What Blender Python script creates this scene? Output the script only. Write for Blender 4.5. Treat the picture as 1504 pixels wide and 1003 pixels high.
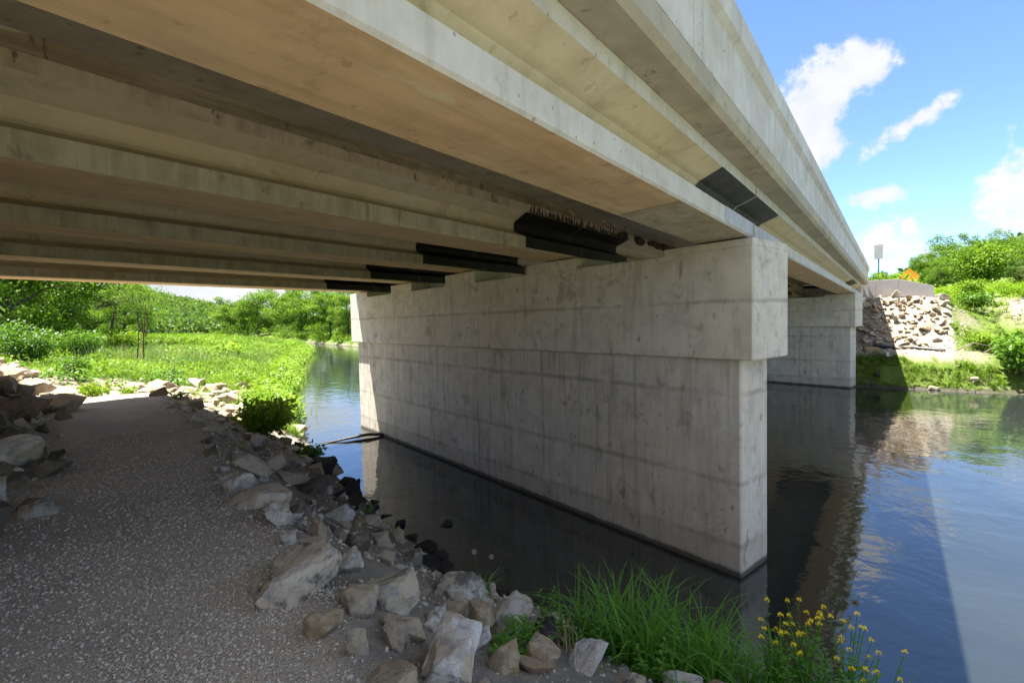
import bpy, bmesh, math, random
import numpy as np
from mathutils import Vector, Matrix, noise as mnoise

# ------------------------------------------------------------------ scene, camera, light
for o in list(bpy.data.objects):
    bpy.data.objects.remove(o, do_unlink=True)
scn = bpy.context.scene
COL = scn.collection
RNG = np.random.default_rng(7)
random.seed(7)

YAW, PITCH, ROLL, CAMZ = 0.672, -0.040, -0.022, 3.864
def cam_axes():
    F = Vector((math.cos(YAW)*math.cos(PITCH), math.sin(YAW)*math.cos(PITCH), math.sin(PITCH)))
    r = Vector((math.sin(YAW), -math.cos(YAW), 0)); u = r.cross(F)
    c, s = math.cos(ROLL), math.sin(ROLL)
    return c*r+s*u, -s*r+c*u, F
_r, _u, _f = cam_axes()
cd = bpy.data.cameras.new('camera'); cam = bpy.data.objects.new('camera', cd); COL.objects.link(cam)
cam.matrix_world = Matrix(((_r.x, _u.x, -_f.x, 0), (_r.y, _u.y, -_f.y, 0), (_r.z, _u.z, -_f.z, CAMZ), (0, 0, 0, 1)))
cd.sensor_fit = 'HORIZONTAL'; cd.sensor_width = 36; cd.lens = 36*704/1504
cd.clip_start = 0.05; cd.clip_end = 5000
scn.camera = cam

SUN_DIR = Vector((-0.13, 0.27, 1.0)).normalized()          # towards the sun
SUN_EL = math.asin(SUN_DIR.z); SUN_AZ = math.atan2(SUN_DIR.x, SUN_DIR.y)
SUN_STRENGTH, SKY_STRENGTH, EXPOSURE = 3.3, 0.050, 2.95

sd = bpy.data.lights.new('sun', 'SUN'); so_ = bpy.data.objects.new('sun', sd); COL.objects.link(so_)
sd.energy = SUN_STRENGTH; sd.angle = math.radians(0.53); sd.color = (1.0, 0.95, 0.86)
so_.rotation_euler = SUN_DIR.to_track_quat('Z', 'Y').to_euler()

def make_world():
    w = bpy.data.worlds.new('World'); scn.world = w; w.use_nodes = True
    nt = w.node_tree; nt.nodes.clear(); L = nt.links
    def nd(t, **k):
        n = nt.nodes.new(t)
        for a, b in k.items(): setattr(n, a, b)
        return n
    def M(op, a, b=None, c=None, clamp=False):
        n = nd('ShaderNodeMath', operation=op, use_clamp=clamp)
        for i, v in enumerate((a, b, c)):
            if v is None: continue
            if isinstance(v, (int, float)): n.inputs[i].default_value = v
            else: L.new(v, n.inputs[i])
        return n.outputs[0]
    sky = nd('ShaderNodeTexSky', sky_type='NISHITA', sun_disc=False)
    sky.sun_elevation = SUN_EL; sky.sun_rotation = SUN_AZ
    sky.air_density = 0.65; sky.dust_density = 0.0; sky.ozone_density = 5.5
    tc = nd('ShaderNodeTexCoord'); sep = nd('ShaderNodeSeparateXYZ'); L.new(tc.outputs['Generated'], sep.inputs[0])
    X, Y, Z = sep.outputs
    az = M('ARCTAN2', Y, X); el = M('ARCSINE', Z)
    cmb = nd('ShaderNodeCombineXYZ'); L.new(az, cmb.inputs[0]); L.new(M('MULTIPLY', el, 1.25), cmb.inputs[1])
    def fbm(scale, detail, vec=None, seed=0.0, rough=0.58):
        n = nd('ShaderNodeTexNoise', noise_dimensions='4D'); n.inputs['Scale'].default_value = scale
        n.inputs['Detail'].default_value = detail; n.inputs['Roughness'].default_value = rough; n.inputs['W'].default_value = seed
        L.new(vec if vec else tc.outputs['Generated'], n.inputs['Vector']); return n.outputs['Fac']
    f1 = fbm(15, 12, seed=1.3, rough=0.64); f2 = fbm(5, 3, seed=4.0)
    def blob(a0, e0, ra, re, rot=0.0, k=1.0):
        da = M('SUBTRACT', az, a0); de = M('SUBTRACT', el, e0)
        c, s = math.cos(rot), math.sin(rot)
        p = M('ADD', M('MULTIPLY', da, c/ra), M('MULTIPLY', de, s/ra))
        q = M('ADD', M('MULTIPLY', da, -s/re), M('MULTIPLY', de, c/re))
        d = M('SQRT', M('ADD', M('MULTIPLY', p, p), M('MULTIPLY', q, q)))
        return M('MULTIPLY', M('SUBTRACT', 1.0, d), k)
    bl = [blob(0.110, 0.345, 0.115, 0.075, -0.55), blob(0.050, 0.385, 0.055, 0.045, 0), blob(0.11, 0.30, 0.07, 0.06, 0),
          blob(-0.022, 0.292, 0.075, 0.020, -0.45, 0.75), blob(0.022, 0.192, 0.060, 0.024, 0, 0.8),
          blob(-0.135, 0.160, 0.085, 0.060, -0.3, 0.8), blob(0.02, 0.105, 0.12, 0.045, 0, 0.55), blob(-0.20, 0.19, 0.1, 0.05, 0, .7),
          blob(1.28, 0.06, 0.35, 0.10, 0, 0.8)]
    m = bl[0]
    for b in bl[1:]: m = M('MAXIMUM', m, b)
    m = M('MAXIMUM', m, -1.0)
    # scattered cumulus added outside the view, cover raised for fill light
    dz = M('ADD', M('MAXIMUM', Z, 0.0), 0.16)
    pc = nd('ShaderNodeCombineXYZ'); L.new(M('DIVIDE', X, dz), pc.inputs[0]); L.new(M('DIVIDE', Y, dz), pc.inputs[1])
    g = fbm(0.9, 6, pc.outputs[0], seed=2.2)
    away = M('MULTIPLY', M('SUBTRACT', M('ABSOLUTE', M('SUBTRACT', az, -0.02)), 0.30), 6.0, clamp=True)
    gen = M('SUBTRACT', M('MULTIPLY', M('SUBTRACT', g, 0.43), 5.0), M('MULTIPLY', M('SUBTRACT', 1.0, away), 3.0))
    dens = M('MAXIMUM', M('ADD', m, M('MULTIPLY', M('SUBTRACT', f1, 0.48), 2.9)), gen)
    mr = nd('ShaderNodeMapRange', interpolation_type='SMOOTHSTEP'); L.new(dens, mr.inputs['Value'])
    mr.inputs['From Min'].default_value = 0.08; mr.inputs['From Max'].default_value = 0.55
    up = nd('ShaderNodeMapRange'); L.new(Z, up.inputs['Value']); up.inputs['From Min'].default_value = 0.0; up.inputs['From Max'].default_value = 0.03
    fac = M('MULTIPLY', mr.outputs[0], up.outputs[0])
    shade = nd('ShaderNodeMapRange'); L.new(M('ADD', M('MULTIPLY', f2, .6), M('MULTIPLY', f1, .5)), shade.inputs['Value'])
    shade.inputs['From Min'].default_value = 0.4; shade.inputs['From Max'].default_value = 0.7
    cc = nd('ShaderNodeMix', data_type='RGBA'); L.new(shade.outputs[0], cc.inputs['Factor'])
    cc.inputs['A'].default_value = (1.95, 2.1, 2.35, 1); cc.inputs['B'].default_value = (2.95, 2.95, 2.95, 1)
    mx = nd('ShaderNodeMix', data_type='RGBA'); L.new(fac, mx.inputs['Factor'])
    L.new(sky.outputs[0], mx.inputs['A']); L.new(cc.outputs['Result'], mx.inputs['B'])
    bg = nd('ShaderNodeBackground'); bg.inputs['Strength'].default_value = SKY_STRENGTH
    L.new(mx.outputs['Result'], bg.inputs['Color'])
    out = nd('ShaderNodeOutputWorld'); L.new(bg.outputs[0], out.inputs['Surface'])
make_world()

scn.view_settings.view_transform = 'Standard'; scn.view_settings.look = 'None'
scn.view_settings.exposure = EXPOSURE; scn.view_settings.gamma = 1.0; scn.view_settings.use_curve_mapping = False
scn.render.engine = 'CYCLES'
scn.cycles.max_bounces = 12; scn.cycles.diffuse_bounces = 8; scn.cycles.glossy_bounces = 4
scn.cycles.transmission_bounces = 4; scn.cycles.transparent_max_bounces = 8

# ------------------------------------------------------------------ helpers
def link(name, data, parent=None, label=None, cat=None, group=None, kind=None, loc=None, rz=None):
    o = bpy.data.objects.new(name, data); COL.objects.link(o)
    if parent is not None: o.parent = parent
    if label: o['label'] = label
    if cat: o['category'] = cat
    if group: o['group'] = group
    if kind: o['kind'] = kind
    if loc is not None: o.location = loc
    if rz is not None: o.rotation_euler = (0, 0, rz)
    return o
def empty(name, label, cat, loc=(0, 0, 0), rz=0, group=None):
    return link(name, None, None, label, cat, group, None, loc, rz)
def mesh_np(name, V, F, mat, tint=None, smooth=False):
    """V (n,3); F list of int arrays (m,k) or one array."""
    V = np.asarray(V, dtype=np.float32)
    if isinstance(F, np.ndarray): F = [F]
    F = [np.asarray(f, dtype=np.int32) for f in F if len(f)]
    me = bpy.data.meshes.new(name)
    me.vertices.add(len(V)); me.vertices.foreach_set('co', V.ravel())
    loops = np.concatenate([f.ravel() for f in F]); sizes = np.concatenate([np.full(len(f), f.shape[1]) for f in F])
    starts = np.concatenate([[0], np.cumsum(sizes)[:-1]]).astype(np.int32)
    me.loops.add(len(loops)); me.loops.foreach_set('vertex_index', loops)
    me.polygons.add(len(sizes)); me.polygons.foreach_set('loop_start', starts)
    for m in (mat if isinstance(mat, (list, tuple)) else [mat]): me.materials.append(m)
    if smooth: me.polygons.foreach_set('use_smooth', np.ones(len(sizes), dtype=bool))
    me.update(calc_edges=True)
    if tint is not None:
        a = me.attributes.new('tint', 'FLOAT', 'FACE'); a.data.foreach_set('value', np.asarray(tint, dtype=np.float32))
    return me
def bm_mesh(name, bm, mats, sharp=None):
    bmesh.ops.recalc_face_normals(bm, faces=bm.faces)
    me = bpy.data.meshes.new(name); bm.to_mesh(me); bm.free()
    for m in (mats if isinstance(mats, (list, tuple)) else [mats]): me.materials.append(m)
    if sharp is not None:
        me.polygons.foreach_set('use_smooth', np.ones(len(me.polygons), dtype=bool))
        me.set_sharp_from_angle(angle=math.radians(sharp))
    return me
def bm_box(bm, x0, x1, y0, y1, z0, z1, bevel=0, mi=0):
    vs = [bm.verts.new(p) for p in ((x0,y0,z0),(x1,y0,z0),(x1,y1,z0),(x0,y1,z0),(x0,y0,z1),(x1,y0,z1),(x1,y1,z1),(x0,y1,z1))]
    fs = [bm.faces.new([vs[i] for i in q]) for q in ((0,3,2,1),(4,5,6,7),(0,1,5,4),(1,2,6,5),(2,3,7,6),(3,0,4,7))]
    for f in fs: f.material_index = mi
    if bevel:
        es = list({e for f in fs for e in f.edges})
        bmesh.ops.bevel(bm, geom=es, offset=bevel, segments=1, affect='EDGES', profile=0.5)
    return vs
def box_mesh(name, x0, x1, y0, y1, z0, z1, mat, bevel=0):
    bm = bmesh.new(); bm_box(bm, x0, x1, y0, y1, z0, z1, bevel); return bm_mesh(name, bm, mat)
def prism_x(name, prof, x0, x1, mats, mi=None, skew=0.0, y_ref=0.0, closed=True):
    """profile [(y,z)] swept along X between x0 and x1, ends sheared by skew*(y-y_ref)."""
    bm = bmesh.new(); n = len(prof)
    a = [bm.verts.new((x0 + skew*(y-y_ref), y, z)) for y, z in prof]
    b = [bm.verts.new((x1 + skew*(y-y_ref), y, z)) for y, z in prof]
    for i in range(n if closed else n-1):
        j = (i+1) % n
        f = bm.faces.new((a[i], a[j], b[j], b[i]))
        if mi: f.material_index = mi[i]
    if closed:
        bm.faces.new(a); bm.faces.new(b)
    return bm_mesh(name, bm, mats)
def tube(points, radii, sides=6, cap=True):
    P = np.array(points, float); n = len(P); V = []; F = []
    T = np.gradient(P, axis=0); T /= np.linalg.norm(T, axis=1)[:, None] + 1e-9
    ref = np.array([0.3, 0.2, 1.0]) if abs(T[0, 2]) < 0.8 else np.array([1.0, 0.1, 0.0])
    for i in range(n):
        u = np.cross(T[i], ref); u /= np.linalg.norm(u) + 1e-9; v = np.cross(T[i], u)
        for k in range(sides):
            a = 2*math.pi*k/sides
            V.append(P[i] + radii[i]*(math.cos(a)*u + math.sin(a)*v))
    for i in range(n-1):
        for k in range(sides):
            F.append((i*sides+k, i*sides+(k+1) % sides, (i+1)*sides+(k+1) % sides, (i+1)*sides+k))
    return np.array(V), np.array(F)
def join(parts):
    """[(V,F)...] -> V,F (same face size)"""
    V = []; F = []; o = 0
    for v, f in parts:
        V.append(v); F.append(f + o); o += len(v)
    return np.concatenate(V), np.concatenate(F)

# ------------------------------------------------------------------ materials
class NT:
    def __init__(s, name):
        s.m = bpy.data.materials.new(name); s.m.use_nodes = True; s.t = s.m.node_tree; s.t.nodes.clear()
        s.out = s.t.nodes.new('ShaderNodeOutputMaterial'); s.tc = s.t.nodes.new('ShaderNodeTexCoord')
        s.obj = s.tc.outputs['Object']
    def n(s, t, **k):
        x = s.t.nodes.new(t)
        for a, b in k.items(): setattr(x, a, b)
        return x
    def set(s, sock, v):
        if v is None: return
        if hasattr(v, 'is_linked') or hasattr(v, 'links'): s.t.links.new(v, sock)
        else:
            if isinstance(v, tuple) and len(v) == 3 and sock.type == 'RGBA': v = (*v, 1)
            sock.default_value = v
    def math(s, op, a, b=None, clamp=False):
        x = s.n('ShaderNodeMath', operation=op, use_clamp=clamp); s.set(x.inputs[0], a); s.set(x.inputs[1], b); return x.outputs[0]
    def noise(s, scale, detail=4, vec=None, w=0.0, rough=0.55, dist=0.0, col=False):
        x = s.n('ShaderNodeTexNoise', noise_dimensions='4D')
        s.set(x.inputs['Vector'], vec or s.obj); x.inputs['Scale'].default_value = scale; x.inputs['Detail'].default_value = detail
        x.inputs['Roughness'].default_value = rough; x.inputs['Distortion'].default_value = dist; s.set(x.inputs['W'], w)
        return x.outputs['Color' if col else 'Fac']
    def mapping(s, scale=(1, 1, 1), loc=(0, 0, 0), vec=None):
        x = s.n('ShaderNodeMapping'); s.set(x.inputs['Vector'], vec or s.obj); x.inputs['Scale'].default_value = scale; x.inputs['Location'].default_value = loc
        return x.outputs[0]
    def ramp(s, v, a, b, lo=0.0, hi=1.0, smooth=True):
        x = s.n('ShaderNodeMapRange', interpolation_type='SMOOTHSTEP' if smooth else 'LINEAR'); s.set(x.inputs['Value'], v)
        x.inputs['From Min'].default_value = a; x.inputs['From Max'].default_value = b; x.inputs['To Min'].default_value = lo; x.inputs['To Max'].default_value = hi
        return x.outputs[0]
    def mix(s, f, a, b, mode='MIX'):
        x = s.n('ShaderNodeMix', data_type='RGBA', blend_type=mode); s.set(x.inputs['Factor'], f)
        s.set(x.inputs['A'], a); s.set(x.inputs['B'], b); return x.outputs['Result']
    def bump(s, h, dist, strength=1.0, prev=None):
        x = s.n('ShaderNodeBump'); s.set(x.inputs['Height'], h); x.inputs['Distance'].default_value = dist; x.inputs['Strength'].default_value = strength
        if prev: s.t.links.new(prev, x.inputs['Normal'])
        return x.outputs[0]
    def pbr(s, col, rough=0.8, normal=None, spec=0.4, **k):
        p = s.n('ShaderNodeBsdfPrincipled'); s.set(p.inputs['Base Color'], col); s.set(p.inputs['Roughness'], rough)
        p.inputs['Specular IOR Level'].default_value = spec
        if normal: s.t.links.new(normal, p.inputs['Normal'])
        for a, b in k.items(): s.set(p.inputs[a], b)
        s.t.links.new(p.outputs[0], s.out.inputs[0]); return s.m
    def sep(s, vec=None):
        x = s.n('ShaderNodeSeparateXYZ'); s.set(x.inputs[0], vec or s.obj); return x.outputs

def concrete(name, base, dark, warm, streak=0.5, blotch=0.5, holes=True, seams=None, tide=False, w=0.0, streak_axis='z', rough=0.85, patches=None, grain=0.0):
    t = NT(name)
    big = t.noise(0.55, 5, w=w+1, rough=0.6); mid = t.noise(3.0, 6, w=w+2, rough=0.65); fine = t.noise(45, 3, w=w+3)
    c = t.mix(t.ramp(big, 0.35, 0.68), base, warm)
    c = t.mix(t.ramp(mid, 0.40, 0.72, 0, 0.45), c, dark)
    if streak:
        sc = (2.6, 2.6, 0.22) if streak_axis == 'z' else (0.12, 2.5, 2.5)
        st = t.noise(2.4, 5, t.mapping(sc), w=w+4, rough=0.6)
        c = t.mix(t.ramp(st, 0.50, 0.70, 0, 0.75*streak), c, dark)
        st2 = t.noise(5.5, 4, t.mapping(sc, (3, 1, 7)), w=w+5)
        c = t.mix(t.ramp(st2, 0.56, 0.72, 0, 0.35*streak), c, (base[0]*1.12, base[1]*1.12, base[2]*1.12))
    if blotch:
        bl = t.noise(1.9, 7, w=w+6, rough=0.7, dist=0.6)
        c = t.mix(t.ramp(bl, 0.55, 0.66, 0, 0.60*blotch), c, (dark[0]*0.75, dark[1]*0.72, dark[2]*0.7))
        bl2 = t.noise(7.5, 4, t.mapping((1, 1, 0.45)), w=w+9, rough=0.6)
        c = t.mix(t.ramp(bl2, 0.62, 0.67, 0, 0.65*blotch), c, (dark[0]*0.6, dark[1]*0.57, dark[2]*0.53))
    if grain:
        gr = t.noise(6.0, 6, t.mapping((0.09, 1.6, 1.6) if streak_axis == 'x' else (1.6, 1.6, 0.09), (2, 5, 1)), w=w+14, rough=0.7)
        c = t.mix(t.ramp(gr, 0.42, 0.66, 0, grain), c, tuple(v*0.75 for v in dark))
        gr2 = t.noise(14.0, 4, t.mapping((0.06, 1.6, 1.6) if streak_axis == 'x' else (1.6, 1.6, 0.06), (7, 5, 3)), w=w+15, rough=0.7)
        c = t.mix(t.ramp(gr2, 0.56, 0.68, 0, grain*0.8), c, tuple(min(1, v*1.15) for v in base))
    if patches:
        pn = t.noise(1.15, 3, t.mapping((0.8, 1.6, 1.6)), w=w+16, dist=1.2)
        c = t.mix(t.ramp(pn, 0.60, 0.66, 0, 0.75), c, patches)
        pd = t.noise(0.8, 6, t.mapping((0.35, 1.3, 1.3)), w=w+17, rough=0.7)
        c = t.mix(t.ramp(pd, 0.50, 0.66, 0, 0.6), c, dark)
    h = t.math('ADD', t.math('MULTIPLY', mid, 0.6), t.math('MULTIPLY', fine, 0.25))
    if seams:
        x, y, z = t.sep()
        wob = t.math('MULTIPLY', t.math('SUBTRACT', t.noise(2.3, 4, w=w+8), 0.5), 0.09)
        tot = None
        for ax, vals, width, k in seams:
            co = {'x': x, 'y': y, 'z': z}[ax]
            for v in vals:
                d = t.math('ABSOLUTE', t.math('ADD', t.math('SUBTRACT', co, v), wob))
                m = t.ramp(d, 0.008, width, k, 0)
                tot = m if tot is None else t.math('MAXIMUM', tot, m)
        br = t.ramp(t.noise(1.6, 5, w=w+11, rough=0.65), 0.32, 0.62)
        tot = t.math('MULTIPLY', tot, br)
        c = t.mix(tot, c, (dark[0]*0.8, dark[1]*0.77, dark[2]*0.73))
        h = t.math('SUBTRACT', h, t.math('MULTIPLY', tot, 0.35))
    if holes:
        v = t.n('ShaderNodeTexVoronoi'); t.set(v.inputs['Vector'], t.obj); v.inputs['Scale'].default_value = 9; v.inputs['Randomness'].default_value = 1
        sz = t.noise(1.1, 2, w=w+7)
        hole = t.ramp(t.math('SUBTRACT', v.outputs['Distance'], t.math('MULTIPLY', t.math('SUBTRACT', sz, 0.45), 0.35)), 0.03, 0.10, 1, 0)
        c = t.mix(t.math('MULTIPLY', hole, 0.55), c, (dark[0]*0.45, dark[1]*0.43, dark[2]*0.4))
        h = t.math('SUBTRACT', h, t.math('MULTIPLY', hole, 0.5))
    if tide:
        z = t.sep()[2]
        zz = t.math('ADD', z, t.math('MULTIPLY', t.math('SUBTRACT', t.noise(4, 4, w=w+12), 0.5), 0.10))
        c = t.mix(t.ramp(zz, 0.42, 0.5, 0.25, 0), c, (dark[0]*0.9, dark[1]*0.85, dark[2]*0.75))
        c = t.mix(t.ramp(zz, 0.05, 0.12, 0.9, 0), c, (0.05, 0.042, 0.028))
    return t.pbr(c, rough, t.bump(h, 0.006, 0.7))

CONC_PIER = concrete('pier concrete', (0.58, 0.55, 0.505), (0.29, 0.255, 0.21), (0.58, 0.52, 0.43), 0.75, 0.9, True,
                     [('z', (0.46, 1.40, 2.72), 0.07, 0.6), ('y', (2.1, 4.5, 6.9, 9.3, 11.7, 13.9), 0.07, 0.5)], True, 0, 'z', 0.85, None, 0.22)
CONC_CAP = concrete('cap concrete', (0.59, 0.56, 0.515), (0.29, 0.255, 0.215), (0.59, 0.535, 0.445), 0.55, 0.9, True,
                    [('z', (4.10,), 0.05, 0.6), ('y', (2.2, 6.6, 11.0, 14.3), 0.05, 0.4)], False, 20)
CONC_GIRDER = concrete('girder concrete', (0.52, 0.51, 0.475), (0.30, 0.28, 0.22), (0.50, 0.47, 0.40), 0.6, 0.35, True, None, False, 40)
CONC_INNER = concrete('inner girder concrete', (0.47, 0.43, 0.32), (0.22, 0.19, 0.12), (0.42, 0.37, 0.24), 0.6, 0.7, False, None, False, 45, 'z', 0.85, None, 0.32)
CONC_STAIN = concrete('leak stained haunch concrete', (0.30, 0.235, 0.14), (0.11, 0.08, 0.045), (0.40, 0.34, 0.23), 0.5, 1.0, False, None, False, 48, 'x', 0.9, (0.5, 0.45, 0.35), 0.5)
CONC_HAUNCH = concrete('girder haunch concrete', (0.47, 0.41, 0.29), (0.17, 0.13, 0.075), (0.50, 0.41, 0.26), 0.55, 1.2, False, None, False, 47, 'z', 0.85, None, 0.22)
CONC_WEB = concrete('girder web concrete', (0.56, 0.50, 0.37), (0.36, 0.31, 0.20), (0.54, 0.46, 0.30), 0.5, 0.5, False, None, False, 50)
CONC_SOFFIT = concrete('girder soffit form oil stain', (0.66, 0.46, 0.245), (0.40, 0.27, 0.14), (0.62, 0.475, 0.29), 0.5, 0.6, False, None, False, 60, 'x', 0.85, (0.66, 0.56, 0.38), 0.26)
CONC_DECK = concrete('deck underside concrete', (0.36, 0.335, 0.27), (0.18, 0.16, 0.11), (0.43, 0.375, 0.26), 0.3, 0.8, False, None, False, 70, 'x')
CONC_PARAPET = concrete('parapet concrete', (0.62, 0.615, 0.60), (0.34, 0.32, 0.28), (0.50, 0.475, 0.43), 0.7, 0.25, True, None, False, 80)
CONC_WING = concrete('wing wall stained concrete', (0.33, 0.305, 0.30), (0.25, 0.23, 0.225), (0.345, 0.315, 0.305), 0.2, 0.15, False, None, False, 90)

def simple(name, col, rough=0.6, var=0.25, scale=8.0, bump=0.0, metallic=0.0, spec=0.4, w=0.0):
    t = NT(name); nz = t.noise(scale, 5, w=w, rough=0.6)
    c = t.mix(t.ramp(nz, 0.3, 0.7), tuple(v*(1-var) for v in col), tuple(v*(1+var) for v in col))
    return t.pbr(c, rough, t.bump(nz, bump, 0.8) if bump else None, spec, Metallic=metallic)
COAT_BLACK = simple('black end coating', (0.012, 0.011, 0.009), 0.55, 0.4, 3)
COAT_GREY = simple('dark grey end coating', (0.055, 0.056, 0.052), 0.6, 0.3, 4)
COAT_PALE = simple('pale grey end coating', (0.36, 0.37, 0.38), 0.6, 0.12, 5)
RUBBER = simple('bearing rubber', (0.02, 0.02, 0.02), 0.7)
STEEL = simple('galvanised steel', (0.35, 0.36, 0.37), 0.4, 0.2, 12, metallic=0.9)
ALU = simple('sign back aluminium', (0.25, 0.26, 0.27), 0.6, 0.1, 6, metallic=0.3)
POST = simple('dark steel post', (0.07, 0.085, 0.11), 0.5, 0.2, 12)
ORANGE = simple('orange sign sheeting', (0.85, 0.23, 0.01), 0.45, 0.06, 6)
BLACKPAINT = simple('black sign print', (0.01, 0.01, 0.01), 0.5)
MUD = simple('swallow nest mud', (0.07, 0.045, 0.03), 0.95, 0.4, 25, 0.02)
BARK = simple('bark', (0.075, 0.062, 0.048), 0.9, 0.45, 14, 0.02)
DEADWOOD = simple('dead wood', (0.15, 0.12, 0.09), 0.9, 0.4, 20, 0.006)
REDSTEM = simple('rusty bare stem', (0.11, 0.055, 0.03), 0.9, 0.4, 20)
WETWOOD = simple('wet driftwood', (0.05, 0.04, 0.032), 0.5, 0.4, 20, 0.004)
PIPE = simple('black plastic pipe', (0.015, 0.015, 0.016), 0.4)
STRAW = simple('dry straw', (0.42, 0.33, 0.18), 0.8, 0.3, 10)
ASPHALT = simple('asphalt', (0.05, 0.05, 0.05), 0.9, 0.3, 60, 0.004)

def leafmat(name, dark, light, yellow=None, trans=0.4, wscale=0.35):
    t = NT(name)
    at = t.n('ShaderNodeAttribute', attribute_name='tint')
    oi = t.n('ShaderNodeObjectInfo')
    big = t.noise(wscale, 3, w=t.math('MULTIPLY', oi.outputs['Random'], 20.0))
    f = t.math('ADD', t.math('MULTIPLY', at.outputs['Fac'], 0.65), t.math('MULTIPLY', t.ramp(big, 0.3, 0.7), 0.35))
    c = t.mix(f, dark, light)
    if yellow:
        c = t.mix(t.ramp(f, 0.72, 0.95, 0, 0.8), c, yellow)
    df = t.n('ShaderNodeBsdfPrincipled'); t.set(df.inputs['Base Color'], c); df.inputs['Roughness'].default_value = 0.5
    df.inputs['Specular IOR Level'].default_value = 0.3
    tr = t.n('ShaderNodeBsdfTranslucent'); c2 = t.mix(1.0, c, (1.0, 1.0, 0.45), 'MULTIPLY'); t.set(tr.inputs['Color'], c2)
    mx = t.n('ShaderNodeMixShader'); mx.inputs[0].default_value = trans
    t.t.links.new(df.outputs[0], mx.inputs[1]); t.t.links.new(tr.outputs[0], mx.inputs[2]); t.t.links.new(mx.outputs[0], t.out.inputs[0])
    return t.m
LEAF_TREE = leafmat('tree leaves', (0.06, 0.135, 0.010), (0.18, 0.31, 0.022), (0.28, 0.38, 0.035), .5)
LEAF_DARK = leafmat('dark tree leaves', (0.04, 0.09, 0.012), (0.12, 0.22, 0.025))
LEAF_OLIVE = leafmat('sparse olive leaves', (0.05, 0.075, 0.02), (0.12, 0.16, 0.04))
LEAF_SHRUB = leafmat('shrub leaves', (0.045, 0.11, 0.012), (0.13, 0.26, 0.025))
LEAF_GRASS = leafmat('meadow grass', (0.08, 0.17, 0.010), (0.21, 0.34, 0.018), (0.34, 0.40, 0.05), 0.45, 0.5)
LEAF_REED = leafmat('pale reeds', (0.14, 0.20, 0.08), (0.30, 0.36, 0.17), None, .4)
LEAF_NEAR = leafmat('lush bank grass', (0.06, 0.19, 0.02), (0.21, 0.44, 0.06), None, 0.4, 3.0)
LEAF_FOREST = leafmat('distant forest leaves', (0.06, 0.12, 0.03), (0.15, 0.25, 0.055), None, 0.4, 0.05)
PETAL = simple('yellow petals', (0.90, 0.72, 0.01), 0.6, 0.15, 30)
WHITEPETAL = simple('white blossom', (0.75, 0.75, 0.70), 0.6, 0.1, 30)
VIOLET = simple('violet blossom', (0.35, 0.22, 0.55), 0.6, 0.2, 30)
SEED = simple('dandelion seed fluff', (0.45, 0.45, 0.42), 0.9, 0.2, 60)

def rockmat(name, pale, tan, grey, mud, mudk):
    t = NT(name); oi = t.n('ShaderNodeObjectInfo'); rnd = oi.outputs['Random']
    w = t.math('MULTIPLY', rnd, 37.0)
    a = t.noise(2.2, 6, w=w, rough=0.62); b = t.noise(5.0, 7, w=t.math('ADD', w, 5.0), rough=0.68); fine = t.noise(28, 5, w=w, rough=0.7)
    base = t.mix(t.ramp(t.math('FRACT', t.math('MULTIPLY', rnd, 7.31)), 0.35, 0.75), pale, tan)
    c = t.mix(t.ramp(a, 0.42, 0.62), base, tan)
    c = t.mix(t.ramp(b, 0.48, 0.62, 0, 0.75), c, grey)
    c = t.mix(t.ramp(fine, 0.58, 0.70, 0, 0.5), c, tuple(v*0.45 for v in grey))
    m = t.noise(1.7, 6, w=t.math('ADD', w, 11.0), rough=0.6)
    mm = t.ramp(t.math('ADD', m, t.math('MULTIPLY', t.math('SUBTRACT', t.math('FRACT', t.math('MULTIPLY', rnd, 3.77)), 0.5), 0.32)), 0.50-mudk, 0.58-mudk)
    c = t.mix(mm, c, mud)
    crack = t.n('ShaderNodeTexVoronoi', feature='DISTANCE_TO_EDGE'); t.set(crack.inputs['Vector'], t.obj); crack.inputs['Scale'].default_value = 3.3
    h = t.math('ADD', t.math('MULTIPLY', b, 0.7), t.math('MULTIPLY', fine, 0.35))
    h = t.math('ADD', h, t.math('MULTIPLY', t.ramp(crack.outputs['Distance'], 0, 0.04), 0.12))
    return t.pbr(c, 0.92, t.bump(h, 0.035, 0.9), 0.25)
ROCK_SHADE = rockmat('dusty limestone', (0.60, 0.585, 0.55), (0.50, 0.42, 0.31), (0.27, 0.27, 0.27), (0.20, 0.185, 0.165), -0.05)
ROCK_WHITE = rockmat('clean limestone', (0.66, 0.645, 0.60), (0.46, 0.38, 0.27), (0.28, 0.28, 0.28), (0.13, 0.12, 0.105), -0.16)
ROCK_TAN = rockmat('tan limestone', (0.46, 0.38, 0.26), (0.36, 0.26, 0.15), (0.24, 0.21, 0.17), (0.16, 0.13, 0.10), -0.16)
ROCK_SUN = rockmat('pale tan limestone', (0.40, 0.345, 0.265), (0.34, 0.265, 0.175), (0.26, 0.235, 0.20), (0.22, 0.18, 0.135), -0.08)
ROCK_BROWN_SHADED = rockmat('shade darkened earthy brown limestone', (0.26, 0.22, 0.17), (0.22, 0.165, 0.11), (0.13, 0.12, 0.11), (0.10, 0.085, 0.07), 0.0)  # muddy brown stone, darkened so the bridge shade sits in its colour
ROCK_WET = rockmat('wet dark rock', (0.05, 0.048, 0.045), (0.06, 0.05, 0.04), (0.02, 0.02, 0.02), (0.03, 0.028, 0.025), 0.0)

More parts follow.
